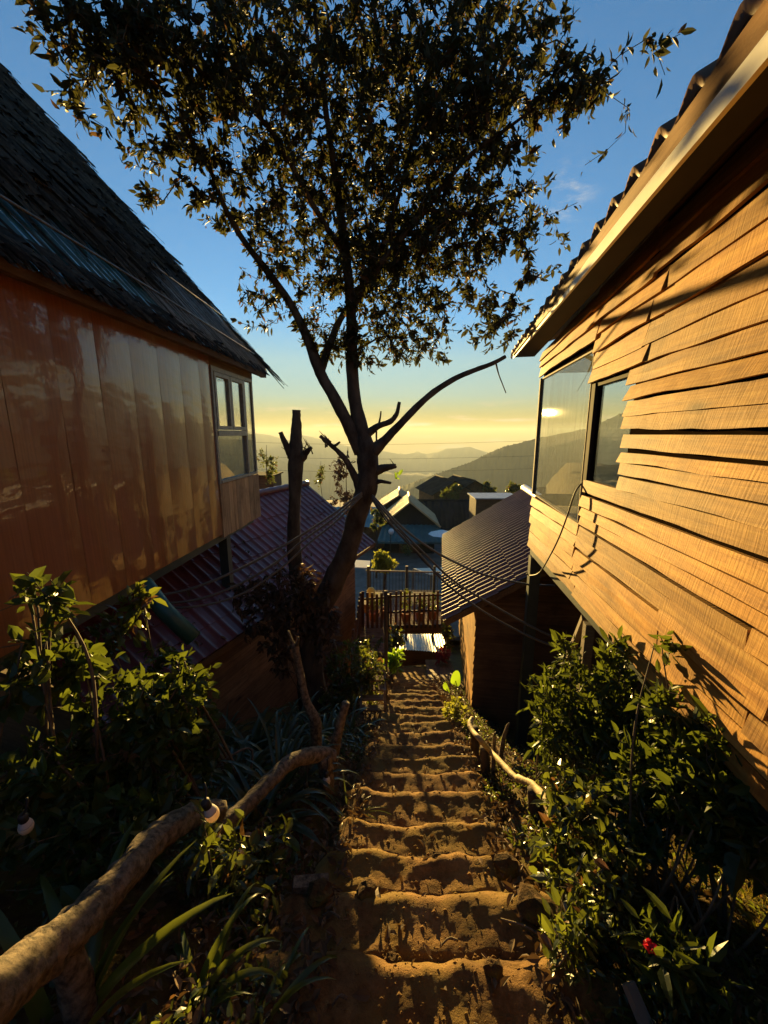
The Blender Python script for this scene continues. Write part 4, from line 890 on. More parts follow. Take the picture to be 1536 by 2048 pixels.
b = MB((0, 9.9, dz)); b.beam((.1, 9.9, dz + .9), (1.8, 9.9, dz + .96), .03, .05); b.beam((.1, 9.9, dz + .45), (1.8, 9.9, dz + .52), .03, .05); b.beam((.1, 9.9, dz + .02), (1.8, 9.9, dz + .06), .03, .09); b.build('rail', M_black, pf)
pf2 = thing('picket_fence', 'leaning picket fence along the walkway beside the red roof house', 'fence', (-.7, 9, dz)); b = MB((-.7, 9, dz))
for k, y in enumerate(np.arange(7.5, 9.95, .155)):
    w_ = rg.uniform(.07, .09); h = rg.uniform(.8, .95) + (.12 if y > 8.9 else 0); x = -.68 + .03 * (y - 8); b.hexa([(x, y, dz - .75), (x + .025, y, dz - .75), (x + .025, y + w_, dz - .75), (x, y + w_, dz - .75), (x + rg.normal(0, .02), y, dz + h), (x + .025, y, dz + h), (x + .025, y + w_, dz + h), (x, y + w_, dz + h)])
for k, x in enumerate(np.arange(-.60, .06, .125)):
    h = rg.uniform(.98, 1.08); b.box((x, 9.86, dz - .02), (x + .07, 9.885, dz + h)); b.build('picket', M_deckz, pf2); b = MB((-.7, 9, dz))
b = MB((-.7, 9, dz)); b.beam((-.66, 7.5, dz + .35), (-.62, 9.9, dz + .75), .03, .05); b.beam((-.62, 9.9, dz + .82), (.1, 9.9, dz + .88), .03, .05); b.build('rail', M_deckz, pf2)
rl = thing('railing', 'thin black metal railing along the far side of the deck', 'railing', (0, 12.3, dz)); b = MB((0, 12.3, dz))
for x in np.arange(-.55, 1.8, .105): b.beam((x, 12.33, dz + .02), (x, 12.33, dz + .74), .018); b.build('baluster', M_metal, rl); b = MB((0, 12.3, dz))
b = MB((0, 12.3, dz)); b.beam((-.6, 12.33, dz + .76), (1.85, 12.33, dz + .70), .05, .04); b.beam((-.6, 12.33, dz + .06), (1.85, 12.33, dz + .06), .03); b.build('top_rail', M_greywood, rl)
POTS = [('potted shrub', -.28, 10.35, .16, 'terracotta pot with lime green foliage behind the left pickets', M_lime), ('potted shrub', .02, 10.5, .13, 'small pot with green leaves beside the lime green pot', M_leaf_tea), ('potted shrub', .62, 10.3, .15, 'terracotta pot with an upright dark shrub at the middle of the picket fence', M_leaf_tea2), ('potted shrub', 1.02, 10.35, .14, 'pot with low foliage right of the middle shrub on the deck', M_leaf_tea2), ('potted shrub', 1.38, 10.45, .15, 'dark potted shrub at the right end of the deck', M_leaf_tea)]
for i, (nm, x, y, r, lb, lm_) in enumerate(POTS):
    o0 = Vector((x, y, dz)); root = thing('potted_plant', lb, 'potted plant', o0, group='potted plants on the deck'); b = MB(); b.lathe([(r * .7, 0), (r * .95, .22), (r * 1.05, .23), (r * 1.05, .27), (r * .9, .27), (r * .85, .2)], n=14); b.build('pot', M_pot, root)
    rg2 = np.random.default_rng(60 + i); c = np.array([0, 0, .52 if i != 2 else .62]); at = list(ell(c, (.2, .18, .22 if i != 2 else .34), 26, rg2))
    (A, B, ra, rb), ch = grow([(0, 0, .2), (0, 0, .3), (0.01, 0, .42)], at, rg2, .12, .015, .002, .01); V, T = leaves_on(ch, 6, .075, rg2, .5); np_mesh('foliage', V, T, lm_, root, False)
    V, T = edge_arrays(A, B, ra, rb); np_mesh('stem', V, T, M_twig, root)
b = MB(); c = P(742, 1188, 11.0); b.lathe([(.02, 0), (.13, .02), (.16, .16), (.15, .34), (.10, .42), (.02, .44)], n=14); o = b.build('cushion', simple('yellow_cloth', (.62, .55, .12), (.75, .66, .2), 7, rough=.8)); o.location = (c.x, 11.0, dz + .28); o.scale = (.8, .5, 1); tag(o, 'small yellow cushion propped on the deck behind the left pickets', 'cushion')
b = MB(); b.box((-.22, -.22, 0), (.22, .22, .27)); o = b.build('crate', M_deck); o.location = (c.x, 11.0, dz + .001); tag(o, 'low wooden crate under the yellow cushion on the deck', 'crate')
# shed with a zinc roof below the deck
sh = thing('shed', 'low shed with pale corrugated zinc roof below the deck', 'shed', (.9, 12.2, -8.0)); off = Vector((.9, 12.2, -8.0)); b = MB(off)
corr_sheet(b, (.35, 11.45, -6.70), (2.0, 11.35, -6.76), (.35, 13.5, -6.98), (2.1, 13.5, -7.02), .085, .016, 3); b.build('roof', M_tin, sh)
b = MB(off); b.box((.5, 11.7, -8.4), (2.0, 11.76, -6.85)); b.box((.5, 11.76, -8.4), (.56, 13.3, -7.05)); b.build('wall', M_darkwood, sh)
b = MB(off); b.beam((.25, 11.25, -6.62), (1.9, 11.1, -6.78), .03, .05); b.beam((.55, 11.2, -6.65), (.55, 11.2, -8.3), .04); b.beam((1.75, 11.1, -6.77), (1.75, 11.1, -8.3), .05); b.beam((.3, 11.25, -7.02), (1.9, 11.15, -7.1), .03); o = b.build('railing', M_metal); tag(o, 'dark pipe railing in front of the zinc shed roof', 'railing')
# plank ramp, slatted steps and pole at the left edge of the path
rmp = MB((1.0, 7.2, -4.8))
for x in np.arange(.82, 1.42, .062): rmp.hexa([(x, 6.35, plane_z(6.35) - .12), (x + .057, 6.35, plane_z(6.35) - .12), (x + .057, 6.35, plane_z(6.35) - .09), (x, 6.35, plane_z(6.35) - .09), (x + .2, 8.9, plane_z(8.9) + .16), (x + .257, 8.9, plane_z(8.9) + .16), (x + .257, 8.9, plane_z(8.9) + .19), (x + .2, 8.9, plane_z(8.9) + .19)][:4] + [(x + .2, 8.9, plane_z(8.9) + .16), (x + .257, 8.9, plane_z(8.9) + .16), (x + .257, 8.9, plane_z(8.9) + .19), (x + .2, 8.9, plane_z(8.9) + .19)])
o = rmp.build('plank_ramp', M_darkwoody); o.location = (1.0, 7.2, -4.8); tag(o, 'grey plank ramp beside the lower end of the steps', 'ramp')
lp = P(752, 1430, 4.75); st = thing('slatted_step', 'small slatted wooden step unit at the left edge of the path', 'steps', (lp.x, 4.75, lp.z)); off = Vector((lp.x, 4.75, lp.z)); b = MB(off)
for k in range(5): b.box((lp.x - .2, 4.75 + k * .15, lp.z + .05 + k * .05), (lp.x + .1, 4.75 + k * .15 + .11, lp.z + .075 + k * .05)); b.build('tread', M_deck, st); b = MB(off)
b.beam((lp.x + .12, 4.72, lp.z - .15), (lp.x + .12, 4.72, lp.z + .42), .035); b.beam((lp.x + .125, 4.76, lp.z - .02), (lp.x + .125, 5.5, lp.z + .26), .03, .1); b.beam((lp.x - .215, 4.76, lp.z - .02), (lp.x - .215, 5.5, lp.z + .26), .03, .1); b.build('stringer', M_greywood, st)
t = P(771, 1182, 5.6); g_ = ground_z(t.x, 5.6); b = MB((t.x, t.y, g_)); limb(b, [(t.x + .0, 5.6, g_ - .1, .03), (t.x + .01, 5.6, (g_ + t.z) / 2, .028), (t.x, 5.6, t.z, .024)], 6, 8, .1, 3); o = b.build('pole', M_bark); o.location = (t.x, t.y, g_); tag(o, 'slim dark upright pole at the left edge of the path', 'pole')
# ---------------------------------------------------------------- shrubs beside the steps
def gp(x, y): return Vector((x, y, ground_z(x, y) - .05))
def blob(px, py, y, rx, ry, rz, n): return eb(px, py, y, rx, ry, rz, n)
SHG = 'glossy-leaved shrubs left of the steps'
shrub('shrub', 'tall sparse glossy shrub at far left with long sprigs over the brown wall', 'shrub', [gp(-1.75, 1.75), gp(-1.65, 1.85)], [blob(70, 1330, 1.75, 90, 110, .22, 34), blob(60, 1195, 1.7, 75, 55, .15, 12), blob(150, 1370, 1.9, 80, 80, .2, 26), blob(100, 1210, 1.75, 40, 45, .1, 6)], .072, 5, M_leaf_tea, M_twig, 31, SHG, wid=.58, up=.3, rstem=.011)
shrub('shrub', 'dense glossy shrub glinting in the sun above the thick log', 'shrub', [gp(-1.35, 2.15), gp(-1.2, 2.25), gp(-1.5, 2.2)], [blob(250, 1480, 2.05, 130, 110, .3, 95), blob(330, 1420, 2.1, 80, 70, .22, 46), blob(190, 1560, 1.95, 120, 80, .25, 60), blob(250, 1380, 2.2, 60, 60, .15, 16)], .066, 6, M_leaf_tea, M_twig, 32, SHG, wid=.58, up=.3, rstem=.012)
shrub('shrub', 'bright yellow-green shrub beside the steel post of the left house', 'shrub', [gp(-1.05, 2.55), gp(-1.15, 2.6)], [blob(378, 1450, 2.45, 75, 75, .22, 85), blob(375, 1365, 2.3, 60, 50, .15, 30), blob(400, 1535, 2.4, 55, 55, .2, 36)], .060, 6, M_leaf_tea, M_twig, 33, SHG, wid=.55, up=.3)
shrub('shrub', 'small shaded shrub growing under the edge of the left house', 'shrub', [gp(-2.0, 3.0)], [blob(230, 1265, 2.7, 60, 50, .15, 26), blob(270, 1200, 2.75, 35, 40, .1, 9), blob(330, 1320, 2.8, 60, 40, .15, 20)], .08, 6, M_leaf_tea2, M_twig, 34, SHG, wid=.5)
shrub('shrub', 'dark low shrub behind the thick log at lower left', 'shrub', [gp(-1.3, 1.5), gp(-1.05, 1.55)], [blob(140, 1680, 1.5, 160, 80, .25, 85), blob(300, 1640, 1.75, 90, 60, .2, 50), blob(60, 1560, 1.55, 80, 60, .2, 40)], .066, 6, M_leaf_tea, M_twig, 35, SHG, wid=.55, up=.3)
shrub('shrub', 'straggly dark shrub under the thick log with drooping leaves', 'shrub', [gp(-.72, 1.55), gp(-.6, 1.5)], [blob(430, 1730, 1.5, 80, 80, .18, 55), blob(500, 1790, 1.5, 60, 80, .15, 45), blob(540, 1700, 1.75, 50, 60, .15, 30), blob(470, 1890, 1.3, 70, 50, .15, 28)], .055, 6, M_leaf_tea2, M_twig, 36, SHG, wid=.5, rtip=.0018, rstem=.008)
SRG = 'glossy-leaved shrubs right of the steps'
shrub('shrub', 'tall leafy shrub in front of the dark hut wall', 'shrub', [gp(1.25, 2.5), gp(1.1, 2.4), gp(1.35, 2.4)], [blob(1130, 1420, 2.35, 75, 90, .25, 120), blob(1140, 1320, 2.45, 40, 45, .14, 26), blob(1175, 1480, 2.2, 65, 60, .22, 60), blob(1100, 1480, 2.4, 45, 70, .2, 36)], .062, 7, M_leaf_tea, M_twig, 41, SRG, wid=.38, up=.1, rstem=.007)
shrub('shrub', 'shrub rising against the lower edge of the sunlit plank wall', 'shrub', [gp(1.1, 1.95), gp(1.25, 1.95)], [blob(1245, 1400, 2.05, 70, 70, .22, 95), blob(1235, 1310, 2.15, 40, 35, .12, 22), blob(1290, 1480, 1.85, 80, 75, .22, 100), blob(1215, 1560, 1.85, 70, 70, .2, 70)], .060, 7, M_leaf_tea, M_twig, 42, SRG, wid=.38, up=.1, rstem=.007)
shrub('shrub', 'sparse shrub with a long leafy sprig crossing the plank wall at right', 'shrub', [gp(1.15, 1.45), gp(1.25, 1.4)], [blob(1390, 1500, 1.45, 60, 70, .16, 40), blob(1340, 1420, 1.6, 50, 45, .13, 18), blob(1440, 1560, 1.35, 60, 50, .14, 34), blob(1470, 1490, 1.32, 30, 25, .08, 6), blob(1330, 1300, 1.75, 30, 25, .1, 5)], .062, 6, M_leaf_tea, M_twig, 43, SRG, wid=.42, up=.2, rstem=.007)
shrub('shrub', 'shaded twiggy shrub low in the middle of the right bank', 'shrub', [gp(.95, 1.6), gp(1.05, 1.55), gp(.85, 1.7)], [blob(1210, 1650, 1.6, 100, 80, .2, 110), blob(1130, 1590, 1.85, 60, 60, .2, 60), blob(1120, 1720, 1.55, 60, 60, .15, 60), blob(1250, 1690, 1.5, 40, 40, .12, 16)], .052, 6, M_leaf_tea2, M_twig, 44, SRG, wid=.48, up=.3, rstem=.007)
shrub('shrub', 'small spindly shrub at the right edge of the nearest steps', 'shrub', [gp(.82, 1.25), gp(.9, 1.2)], [blob(1170, 1830, 1.25, 60, 90, .14, 80), blob(1220, 1760, 1.35, 50, 60, .12, 45), blob(1140, 1900, 1.15, 50, 50, .1, 36)], .040, 6, M_leaf_tea2, M_twig, 45, SRG, wid=.5, up=.35, rtip=.0016, rstem=.007)
shrub('shrub', 'low leafy herb with a red flower at lower right', 'shrub', [gp(1.0, 1.08), gp(1.06, 1.02)], [blob(1330, 1900, 1.05, 60, 45, .1, 34), blob(1370, 1950, 1.0, 60, 40, .1, 26)], .06, 6, M_leaf_tea, M_twig, 46, SRG, wid=.32, up=.2, rtip=.0016, rstem=.006)
shrub('shrub', 'spreading shrub whose leaves cross the foot of the plank wall at far right', 'shrub', [gp(1.2, 1.25), gp(1.3, 1.15)], [blob(1410, 1560, 1.38, 95, 70, .18, 110), blob(1310, 1540, 1.6, 80, 80, .18, 110), blob(1490, 1620, 1.22, 70, 55, .14, 60), blob(1330, 1640, 1.5, 70, 45, .14, 40), blob(1440, 1690, 1.3, 70, 40, .12, 30)], .052, 7, M_leaf_tea, M_twig, 48, SRG, wid=.42, up=.2, rstem=.006)
shrub('shrub', 'broad-leaved young plant at the right picture edge beneath the wall', 'shrub', [gp(1.45, 1.3)], [blob(1505, 1660, 1.25, 40, 40, .1, 9), blob(1470, 1690, 1.3, 40, 40, .1, 8)], .095, 5, M_leaf_tea, M_twig, 47, SRG, wid=.6, up=.4)
# plants further down the path
shrub('shrub', 'rounded sunlit shrub with many small leaves left of the lower steps', 'shrub', [gp(-.55, 5.4), gp(-.4, 5.3), gp(-.7, 5.5)], [blob(705, 1330, 5.4, 55, 50, .4, 150), blob(740, 1350, 5.2, 35, 50, .3, 80), blob(680, 1385, 5.2, 40, 40, .3, 80)], .065, 7, M_leaf_tea2, M_twig, 51, wid=.55)
shrub('shrub', 'dark leafy shrub under the deck beside the slim pole', 'shrub', [gp(.25, 8.2)], [blob(790, 1280, 8.2, 22, 25, .35, 60), blob(730, 1290, 8.4, 40, 18, .3, 50)], .085, 6, M_leaf_tea2, M_twig, 52, wid=.5)
shrub('shrub', 'bright green plant right of the slim pole on the lower path', 'shrub', [gp(.22, 7.0)], [blob(788, 1325, 6.9, 16, 25, .2, 30)], .12, 6, M_bright, M_twig, 53, wid=.5)
shrub('shrub', 'small pale-leaved shrub by the foot of the dark hut corner', 'shrub', [gp(.78, 4.4), gp(.85, 4.2)], [blob(912, 1432, 4.3, 25, 28, .2, 60), blob(925, 1465, 4.1, 18, 22, .15, 30)], .045, 7, M_lime, M_twig, 54, wid=.6)
shrub('shrub', 'flowering red-leaved plant behind the plank ramp', 'shrub', [gp(1.35, 8.6)], [blob(884, 1310, 8.5, 12, 14, .2, 30)], .10, 6, leafmat('red_leaf', (.18, .02, .03), (.30, .04, .05), (.4, .05, .05), .4, .5, .3), M_twig, 55, wid=.5)
shrub('shrub', 'shrub growing against the right end of the deck by the hut', 'shrub', [gp(1.7, 9.4)], [blob(893, 1270, 9.3, 12, 35, .3, 50)], .09, 6, M_leaf_tea2, M_twig, 56)
rg = np.random.default_rng(17); pos, D = [], []
for k in range(420):
    u_, v_ = rg.random() * RL, rg.random() ** .6 * RH; lx, ly, lz = -RH + v_, -u_, RZE + (RH - v_) * math.tan(RS2); c_, s_ = math.cos(QA), math.sin(QA)
    if fbm(u_ * 1.2, v_ * 1.5, 41, 3) < .1 and rg.random() < .8: continue
    pos.append((q0.x + lx * c_ + ly * s_, q0.y - lx * s_ + ly * c_, lz + .045)); D.append((rg.normal(0, 1), rg.normal(0, 1), -.3))
V, T = leaf_arrays(pos, D, rg.normal(0, .4, (len(pos), 3)) + [.5, 0, 1], rg.uniform(.05, .11, len(pos)), .45, .4, .3); o = np_mesh('fallen_leaves', V, T, M_litter, None, False); tag(o, 'dry fallen leaves lying on the red tiled roof', 'fallen leaves', kind='stuff')
# elephant ear
b = MB(); c = P(905, 1400, 5.6); g_ = ground_z(c.x, 5.6); root = thing('elephant_ear', 'bright green broad-leaved plant glowing at the hut corner', 'plant', (c.x, 5.6, g_)); off = Vector((c.x, 5.6, g_))
for (px, py, sz, rot) in ((911, 1362, .25, .1), (893, 1378, .13, -.3)):
    t = P(px, py, 5.55); b = MB(off); b.tube(spline([(c.x, 5.6, g_ - .05), tuple(Vector((c.x, 5.6, g_)).lerp(t, .6) + Vector((.03, 0, 0))), tuple(t)], 5), .008, 6); b.build('stalk', M_twig, root)
    b = MB(off); n = 18; vs = [t]; 
    for k in range(n):
        a = 2 * math.pi * k / n; r = sz * (.42 + .20 * math.cos(a) + .05 * math.cos(3 * a)); vs.append(t + Vector((math.sin(a) * r * .75 + rot * .1 * math.cos(a), .05 * math.cos(a), math.cos(a) * r * .9)) + Vector((0, .03 * math.sin(2 * a), 0)))
    b.add(vs, [(0, k + 1, (k + 1) % n + 1) for k in range(n)], True); b.build('leaf', M_bright, root)

# strap-leaved plants
SPG = 'strap-leaved clumps under the left house'
i = 0
for (px, py, y, L, lab) in ((545, 1500, 3.1, .75, 'strap-leaved clump just behind the gold-lit log'), (500, 1470, 3.4, .7, 'strap-leaved clump at the foot of the steel post'), (590, 1470, 3.7, .65, 'strap-leaved clump left of the tree trunk base'), (560, 1590, 2.4, .62, 'strap-leaved clump with arching leaves in front of the gold-lit log'), (520, 1650, 2.1, .6, 'strap-leaved clump between the two logs'), (650, 1470, 3.6, .6, 'strap-leaved clump beside the leaning branch post'), (700, 1450, 3.9, .5, 'strap-leaved clump nearest the steps, tips catching the light'), (600, 1430, 4.4, .6, 'strap-leaved clump right in front of the tree trunk'), (470, 1540, 2.7, .6, 'strap-leaved clump hidden behind the yellow-green shrub'), (440, 1420, 4.0, .6, 'strap-leaved clump in deep shade behind the steel post')):
    p = P(px, py, y); strap_plant('strap_leaf_plant', lab, gp(p.x, y), 30, L, .04, M_strap, 70 + i, SPG); i += 1
strap_plant('iris_plant', 'sword-leaved plant lit yellow-green at the far left edge', gp(-1.02, .92), 16, .55, .055, M_strap2, 91, cat='plant', arch=.55)
strap_plant('iris_plant', 'sword-leaved plant arching beneath the thick log', gp(-.66, 1.02), 10, .38, .038, M_strap2, 92, cat='plant', arch=1.0)
strap_plant('iris_plant', 'small sword-leaved tuft with curled bright tips at bottom left of the steps', gp(-.42, .98), 14, .33, .026, M_strap2, 93, cat='plant', arch=1.2)
strap_plant('grass_tuft', 'thin grassy tuft at the left edge of the middle steps', gp(-.25, 2.3), 22, .3, .010, M_strap2, 94, cat='grass', arch=.7)
strap_plant('grass_tuft', 'thin grassy tuft at the right edge beside the nearest steps', gp(.95, .95), 22, .22, .008, M_strap2, 95, cat='grass', arch=.7)

# red blossom, slab, stones, twigs
c = P(1297, 1893, 1.0); b = MB(c); rg = np.random.default_rng(8); pos = [np.array(c) + rg.normal(0, .004, 3) for k in range(26)]; dd = rg.normal(0, 1, (26, 3)); dd[:, 2] = abs(dd[:, 2]) * .6
V, T = leaf_arrays(pos, dd, rg.normal(0, 1, (26, 3)), np.full(26, .02), .6); o = np_mesh('blossom', V - np.array(c), T, leafmat('red_petal', (.45, .015, .03), (.6, .03, .06), (.6, .03, .05), .4)); o.location = c; tag(o, 'small red blossom above the concrete slab at lower right', 'flower')
b = MB(); b.hexa([(-.022, -.055, 0), (.022, -.055, 0), (.022, .055, 0), (-.022, .055, 0), (-.02, -.053, .025), (.02, -.053, .025), (.02, .053, .022), (-.02, .053, .022)]); o = b.build('concrete_block', M_concrete); c = P(1282, 1955, .98); o.location = (c.x, .98, ground_z(c.x, .98) + .10); o.rotation_euler = (.6, .15, .35); tag(o, 'small pale concrete block on the bank at lower right', 'block')
b = MB(); b.hexa([(-.09, -.03, -.02), (.09, -.03, -.02), (.09, .03, -.02), (-.09, .03, -.02), (-.085, -.028, .03), (.085, -.028, .026), (.085, .028, .03), (-.085, .028, .03)]); o = b.build('wood_block', M_log); o.location = (-.36, 1.55, ground_z(-.36, 1.55) + .10); o.rotation_euler = (0, .1, .15); tag(o, 'short block of wood set in the left edge of a step', 'block')
def stone(lab, px, py, y, r, seed):
    p = P(px, py, y); z = max(step_z(p.x, y), ground_z(p.x, y)) + r * .25; vs, fs = [], []; n, m = 10, 7
    for j in range(m + 1):
        for i in range(n):
            th = math.pi * j / m; a = 2 * math.pi * i / n; d = Vector((math.sin(th) * math.cos(a), math.sin(th) * math.sin(a), math.cos(th) * .65)); vs.append(d * r * (1 + .35 * fbm(d.x * 1.5 + seed, d.y * 1.5, d.z * 1.5, 3)))
    for j in range(m):
        for i in range(n): fs.append((j * n + i, (j + 1) * n + i, (j + 1) * n + (i + 1) % n, j * n + (i + 1) % n))
    b = MB(); b.add(vs, fs); o = b.build('stone', M_soil); o.location = (p.x, y, z); tag(o, lab, 'stone', 'stones on the steps')
for k, q in enumerate((('pointed stone in the middle of the third nearest step', 735, 1818, 1.52, .05), ('squat stone on the right end of the fourth nearest step', 1010, 1757, 1.72, .07), ('pebble lying on the nearest full step', 785, 1935, 1.2, .028), ('small flat stone on the fourth nearest step', 872, 1738, 1.8, .025), ('round stone at the right end of the nearest full step', 985, 1955, 1.15, .035), ('jagged clod at the right end of the third nearest step', 1065, 1840, 1.42, .08), ('clod on the left end of the third nearest step', 640, 1840, 1.5, .06), ('stone at the right edge of the fifth nearest step', 1080, 1715, 1.75, .05))): stone(*q, k * 3.3)
for k, (lab, a, c, y0, y1) in enumerate((('dry twig lying near the middle of the third nearest step', (880, 1905), (915, 1890), 1.27, 1.3), ('long dry stem lying at the right end of the third nearest step', (1000, 1860), (1110, 1905), 1.38, 1.28), ('curved twig on the lowest visible step', (665, 2035), (695, 2015), 1.03, 1.05), ('short twig left of centre on the third nearest step', (645, 1855), (680, 1868), 1.42, 1.4), ('thin bare stick across the bank at right', (1275, 1665), (1390, 1655), 1.55, 1.5))):
    p, q = P(*a, y0), P(*c, y1); za = max(step_z(p.x, y0) if k < 4 else -9, ground_z(p.x, y0)) + (.012 if k < 4 else .35); zb = max(step_z(q.x, y1) if k < 4 else -9, ground_z(q.x, y1)) + (.02 if k < 4 else .4)
    b = MB((p.x, y0, za)); b.tube(spline([(p.x, y0, za), ((p.x + q.x) / 2, (y0 + y1) / 2 + .01, (za + zb) / 2 + .012), (q.x, y1, zb)], 5), [.004] * 6 + [.0055] * 5, 6, .2); o = b.build('dry_twig', M_log); o.location = (p.x, y0, za); tag(o, lab, 'twig', 'dry twigs on the ground')
# crumbs of soil on the treads
rg = np.random.default_rng(123); V, T = [], []
oc = np.array([(1, 0, 0), (-1, 0, 0), (0, 1, 0), (0, -1, 0), (0, 0, 1), (0, 0, -1)], float); of = [(0, 2, 4), (2, 1, 4), (1, 3, 4), (3, 0, 4), (2, 0, 5), (1, 2, 5), (3, 1, 5), (0, 3, 5)]
for k in range(2600):
    y = .75 + 5.5 * rg.random() ** 1.7; s_ = rg.normal(0, .36); x = xc(y) + s_
    if abs(s_) > .7: continue
    r = .003 + .011 * rg.random() ** 5; q = oc * r * rg.uniform(.6, 1.3, (6, 3)); q[:, 2] *= .7; z = max(step_z(x, y) if abs(s_) < .55 else -9, ground_z(x, y)) + r * .2
    b0 = len(V); V += [tuple(v + np.array((x, y, z))) for v in q]; T += [(a + b0, b_ + b0, c_ + b0) for a, b_, c_ in of]
o = np_mesh('soil_crumb', V, T, M_step, None, False); tag(o, 'small crumbs of soil scattered over the steps', 'soil crumbs', kind='stuff')
# litter and low ground cover on the banks
rg = np.random.default_rng(99); pos, nn, sz = [], [], []
while len(pos) < 9000:
    y = .5 + 7.5 * rg.random() ** 1.5; side = -1 if rg.random() < .5 else 1; d = .40 + abs(rg.normal(0, .55)); x = xc(y) + side * d
    if rg.random() < .03: x = xc(y) + rg.uniform(-.5, .5)
    z = max(ground_z(x, y), step_z(x, y) if abs(x - xc(y)) < .5 else -99); pos.append((x, y, z + .012 + .02 * rg.random())); nn.append((rg.normal(0, .5), rg.normal(0, .5), 1)); sz.append(rg.uniform(.02, .07))
a = rg.uniform(0, 6.283, len(pos)); D = np.stack([np.cos(a), np.sin(a), rg.normal(.05, .3, len(pos))], 1)
V, T = leaf_arrays(pos, D, nn, sz, .45, .3, .3); o = np_mesh('leaf_litter', V, T, M_litter, None, False); tag(o, 'dry fallen leaves covering the banks along the steps', 'leaf litter', kind='stuff')
pos, D, sz = [], [], []
while len(pos) < 15000:
    y = .6 + 6.5 * rg.random() ** 1.4; side = -1 if rg.random() < .5 else 1; d = .52 + abs(rg.normal(0, .6)); x = xc(y) + side * d
    if fbm(x * 1.7, y * 1.7, 12, 3) < -.05: continue
    h = rg.uniform(0, .10) * rg.random(); pos.append((x, y, ground_z(x, y) + h)); D.append((rg.normal(0, .8), rg.normal(0, .8), .55)); sz.append(rg.uniform(.014, .045))
V, T = leaf_arrays(pos, D, rg.normal(0, .5, (len(pos), 3)) + [0, 0, 1], sz, .5, .2); o = np_mesh('ground_cover', V, T, M_leaf_tea2, None, False); tag(o, 'low green ground cover on the banks beside the steps', 'ground cover', kind='stuff')
for sgn, nm in ((1, 'moss_grass'),):
    pos, D, sz = [], [], []
    while len(pos) < 9000:
        x = rg.uniform(.85, 2.2); y = rg.uniform(.7, 1.9); 
        if fbm(x * 2.2, y * 2.2, 30, 3) < -.1: continue
        pos.append((x, y, ground_z(x, y) - .003)); D.append((rg.normal(0, .35), rg.normal(0, .35), 1)); sz.append(rg.uniform(.012, .035))
    V, T = leaf_arrays(pos, D, rg.normal(0, 1, (len(pos), 3)), sz, .16, .3, .2); o = np_mesh('moss', V, T, leafmat('moss_blade', (.08, .075, .015), (.13, .11, .02), (.3, .24, .03), .4, .7, .2), None, False); tag(o, 'short mossy turf on the sunlit bank at lower right', 'moss', kind='stuff')

# ---------------------------------------------------------------- village in the valley
def shed_house(name, label, cat, px, pyr, y, rzdeg, w, l, hw, rise, mroof, mwall, over=.5, zbase=None, group=None, parts=True):
    """gabled house: ridge midpoint near end at pixel (px, pyr); local +y runs away along the ridge"""
    p = P(px, pyr, y); zb = p.z - rise - hw if zbase is None else zbase; root = thing(name, label, cat, (p.x, y, zb), -R(rzdeg), group=group); H = p.z - zb
    he = H - rise; b = MB(); b.add([(-w / 2, 0, -1), (w / 2, 0, -1), (w / 2, 0, he), (0, 0, H - .05), (-w / 2, 0, he), (-w / 2, l, -1), (w / 2, l, -1), (w / 2, l, he), (0, l, H - .05), (-w / 2, l, he)], [(0, 1, 2, 3, 4), (5, 9, 8, 7, 6), (1, 6, 7, 2), (0, 4, 9, 5)]); b.build('wall', mwall, root)
    b = MB(); k = over * rise / (w / 2)
    for sg in (-1, 1): corr_sheet(b, (0, -over, H), (0, l + over, H), (sg * (w / 2 + over), -over, he - k), (sg * (w / 2 + over), l + over, he - k), .45, .035, 1)
    b.build('roof', mroof, root)
    b = MB(); b.tube([(0, -over, H + .03), (0, l + over, H + .03)], .12, 8)
    for sg in (-1, 1): b.beam((0, -over - .02, H + .02), (sg * (w / 2 + over), -over - .02, he - k + .02), .08, .14)
    b.build('ridge_cap', mroof, root); return root, H, he
cf, H, he = shed_house('house', 'two-tier building with tan tin roof and blue-green awning beyond the deck', 'building', 820, 1003, 33, 2, 4.3, 4.6, 3.4, 1.75, M_tantin, M_darkroof, .45, -10.18)
b = MB(); corr_sheet(b, (-2.3, -.02, he - .25), (2.5, -.02, he - .25), (-2.7, -1.9, he - 1.25), (2.9, -1.9, he - 1.25), .4, .03, 1); b.build('awning', M_bluetin, cf)
b = MB(); b.box((-2.65, -1.95, he - 1.42), (2.85, -1.88, he - 1.27)); b.build('fascia', M_bluetin, cf)
b = MB(); [b.box((x, -1.8, 0), (x + .14, -1.66, he - 1.3)) for x in (-2.5, 2.6)]; b.build('post', M_darkwood, cf)
b = MB(); b.box((-.9, -.06, 0), (.9, -.01, 2.0)); b.build('door', M_darkwood, cf)
for x in (-1.9, 1.1): b = MB(); b.box((x, -.07, .9), (x + .8, -.01, 1.9)); b.build('window', M_frame, cf)
ls = thing('shed', 'long low dark shed with blue-grey roof left of the two-tier building, behind the leaning trunk', 'shed', (-5, 34, -10.2)); off = Vector((-5, 34, -10.2)); b = MB(off); b.box((-9, 34, -10.4), (-.1, 37, -7.9)); b.build('wall', M_darkwood, ls)
b = MB(off); corr_sheet(b, (-9.3, 33.4, -7.95), (.1, 33.4, -7.95), (-9.3, 37.4, -6.9), (.1, 37.4, -6.9), .4, .03, 1); b.build('roof', M_bluetin, ls)
shed_house('house', 'small tan tin roofed house just behind the two-tier building', 'building', 799, 989, 40, 2, 4.6, 5, 3, 1.5, M_tantin, M_darkroof, .4, -10.5)
DK = 'dark roofed houses behind the two-tier building'
shed_house('house', 'long dark slate-roofed house right of the two-tier building', 'building', 838, 1001, 44, 92, 6, 9, 2.8, 2.4, M_darkroof, M_darkwood, .5, group=DK)
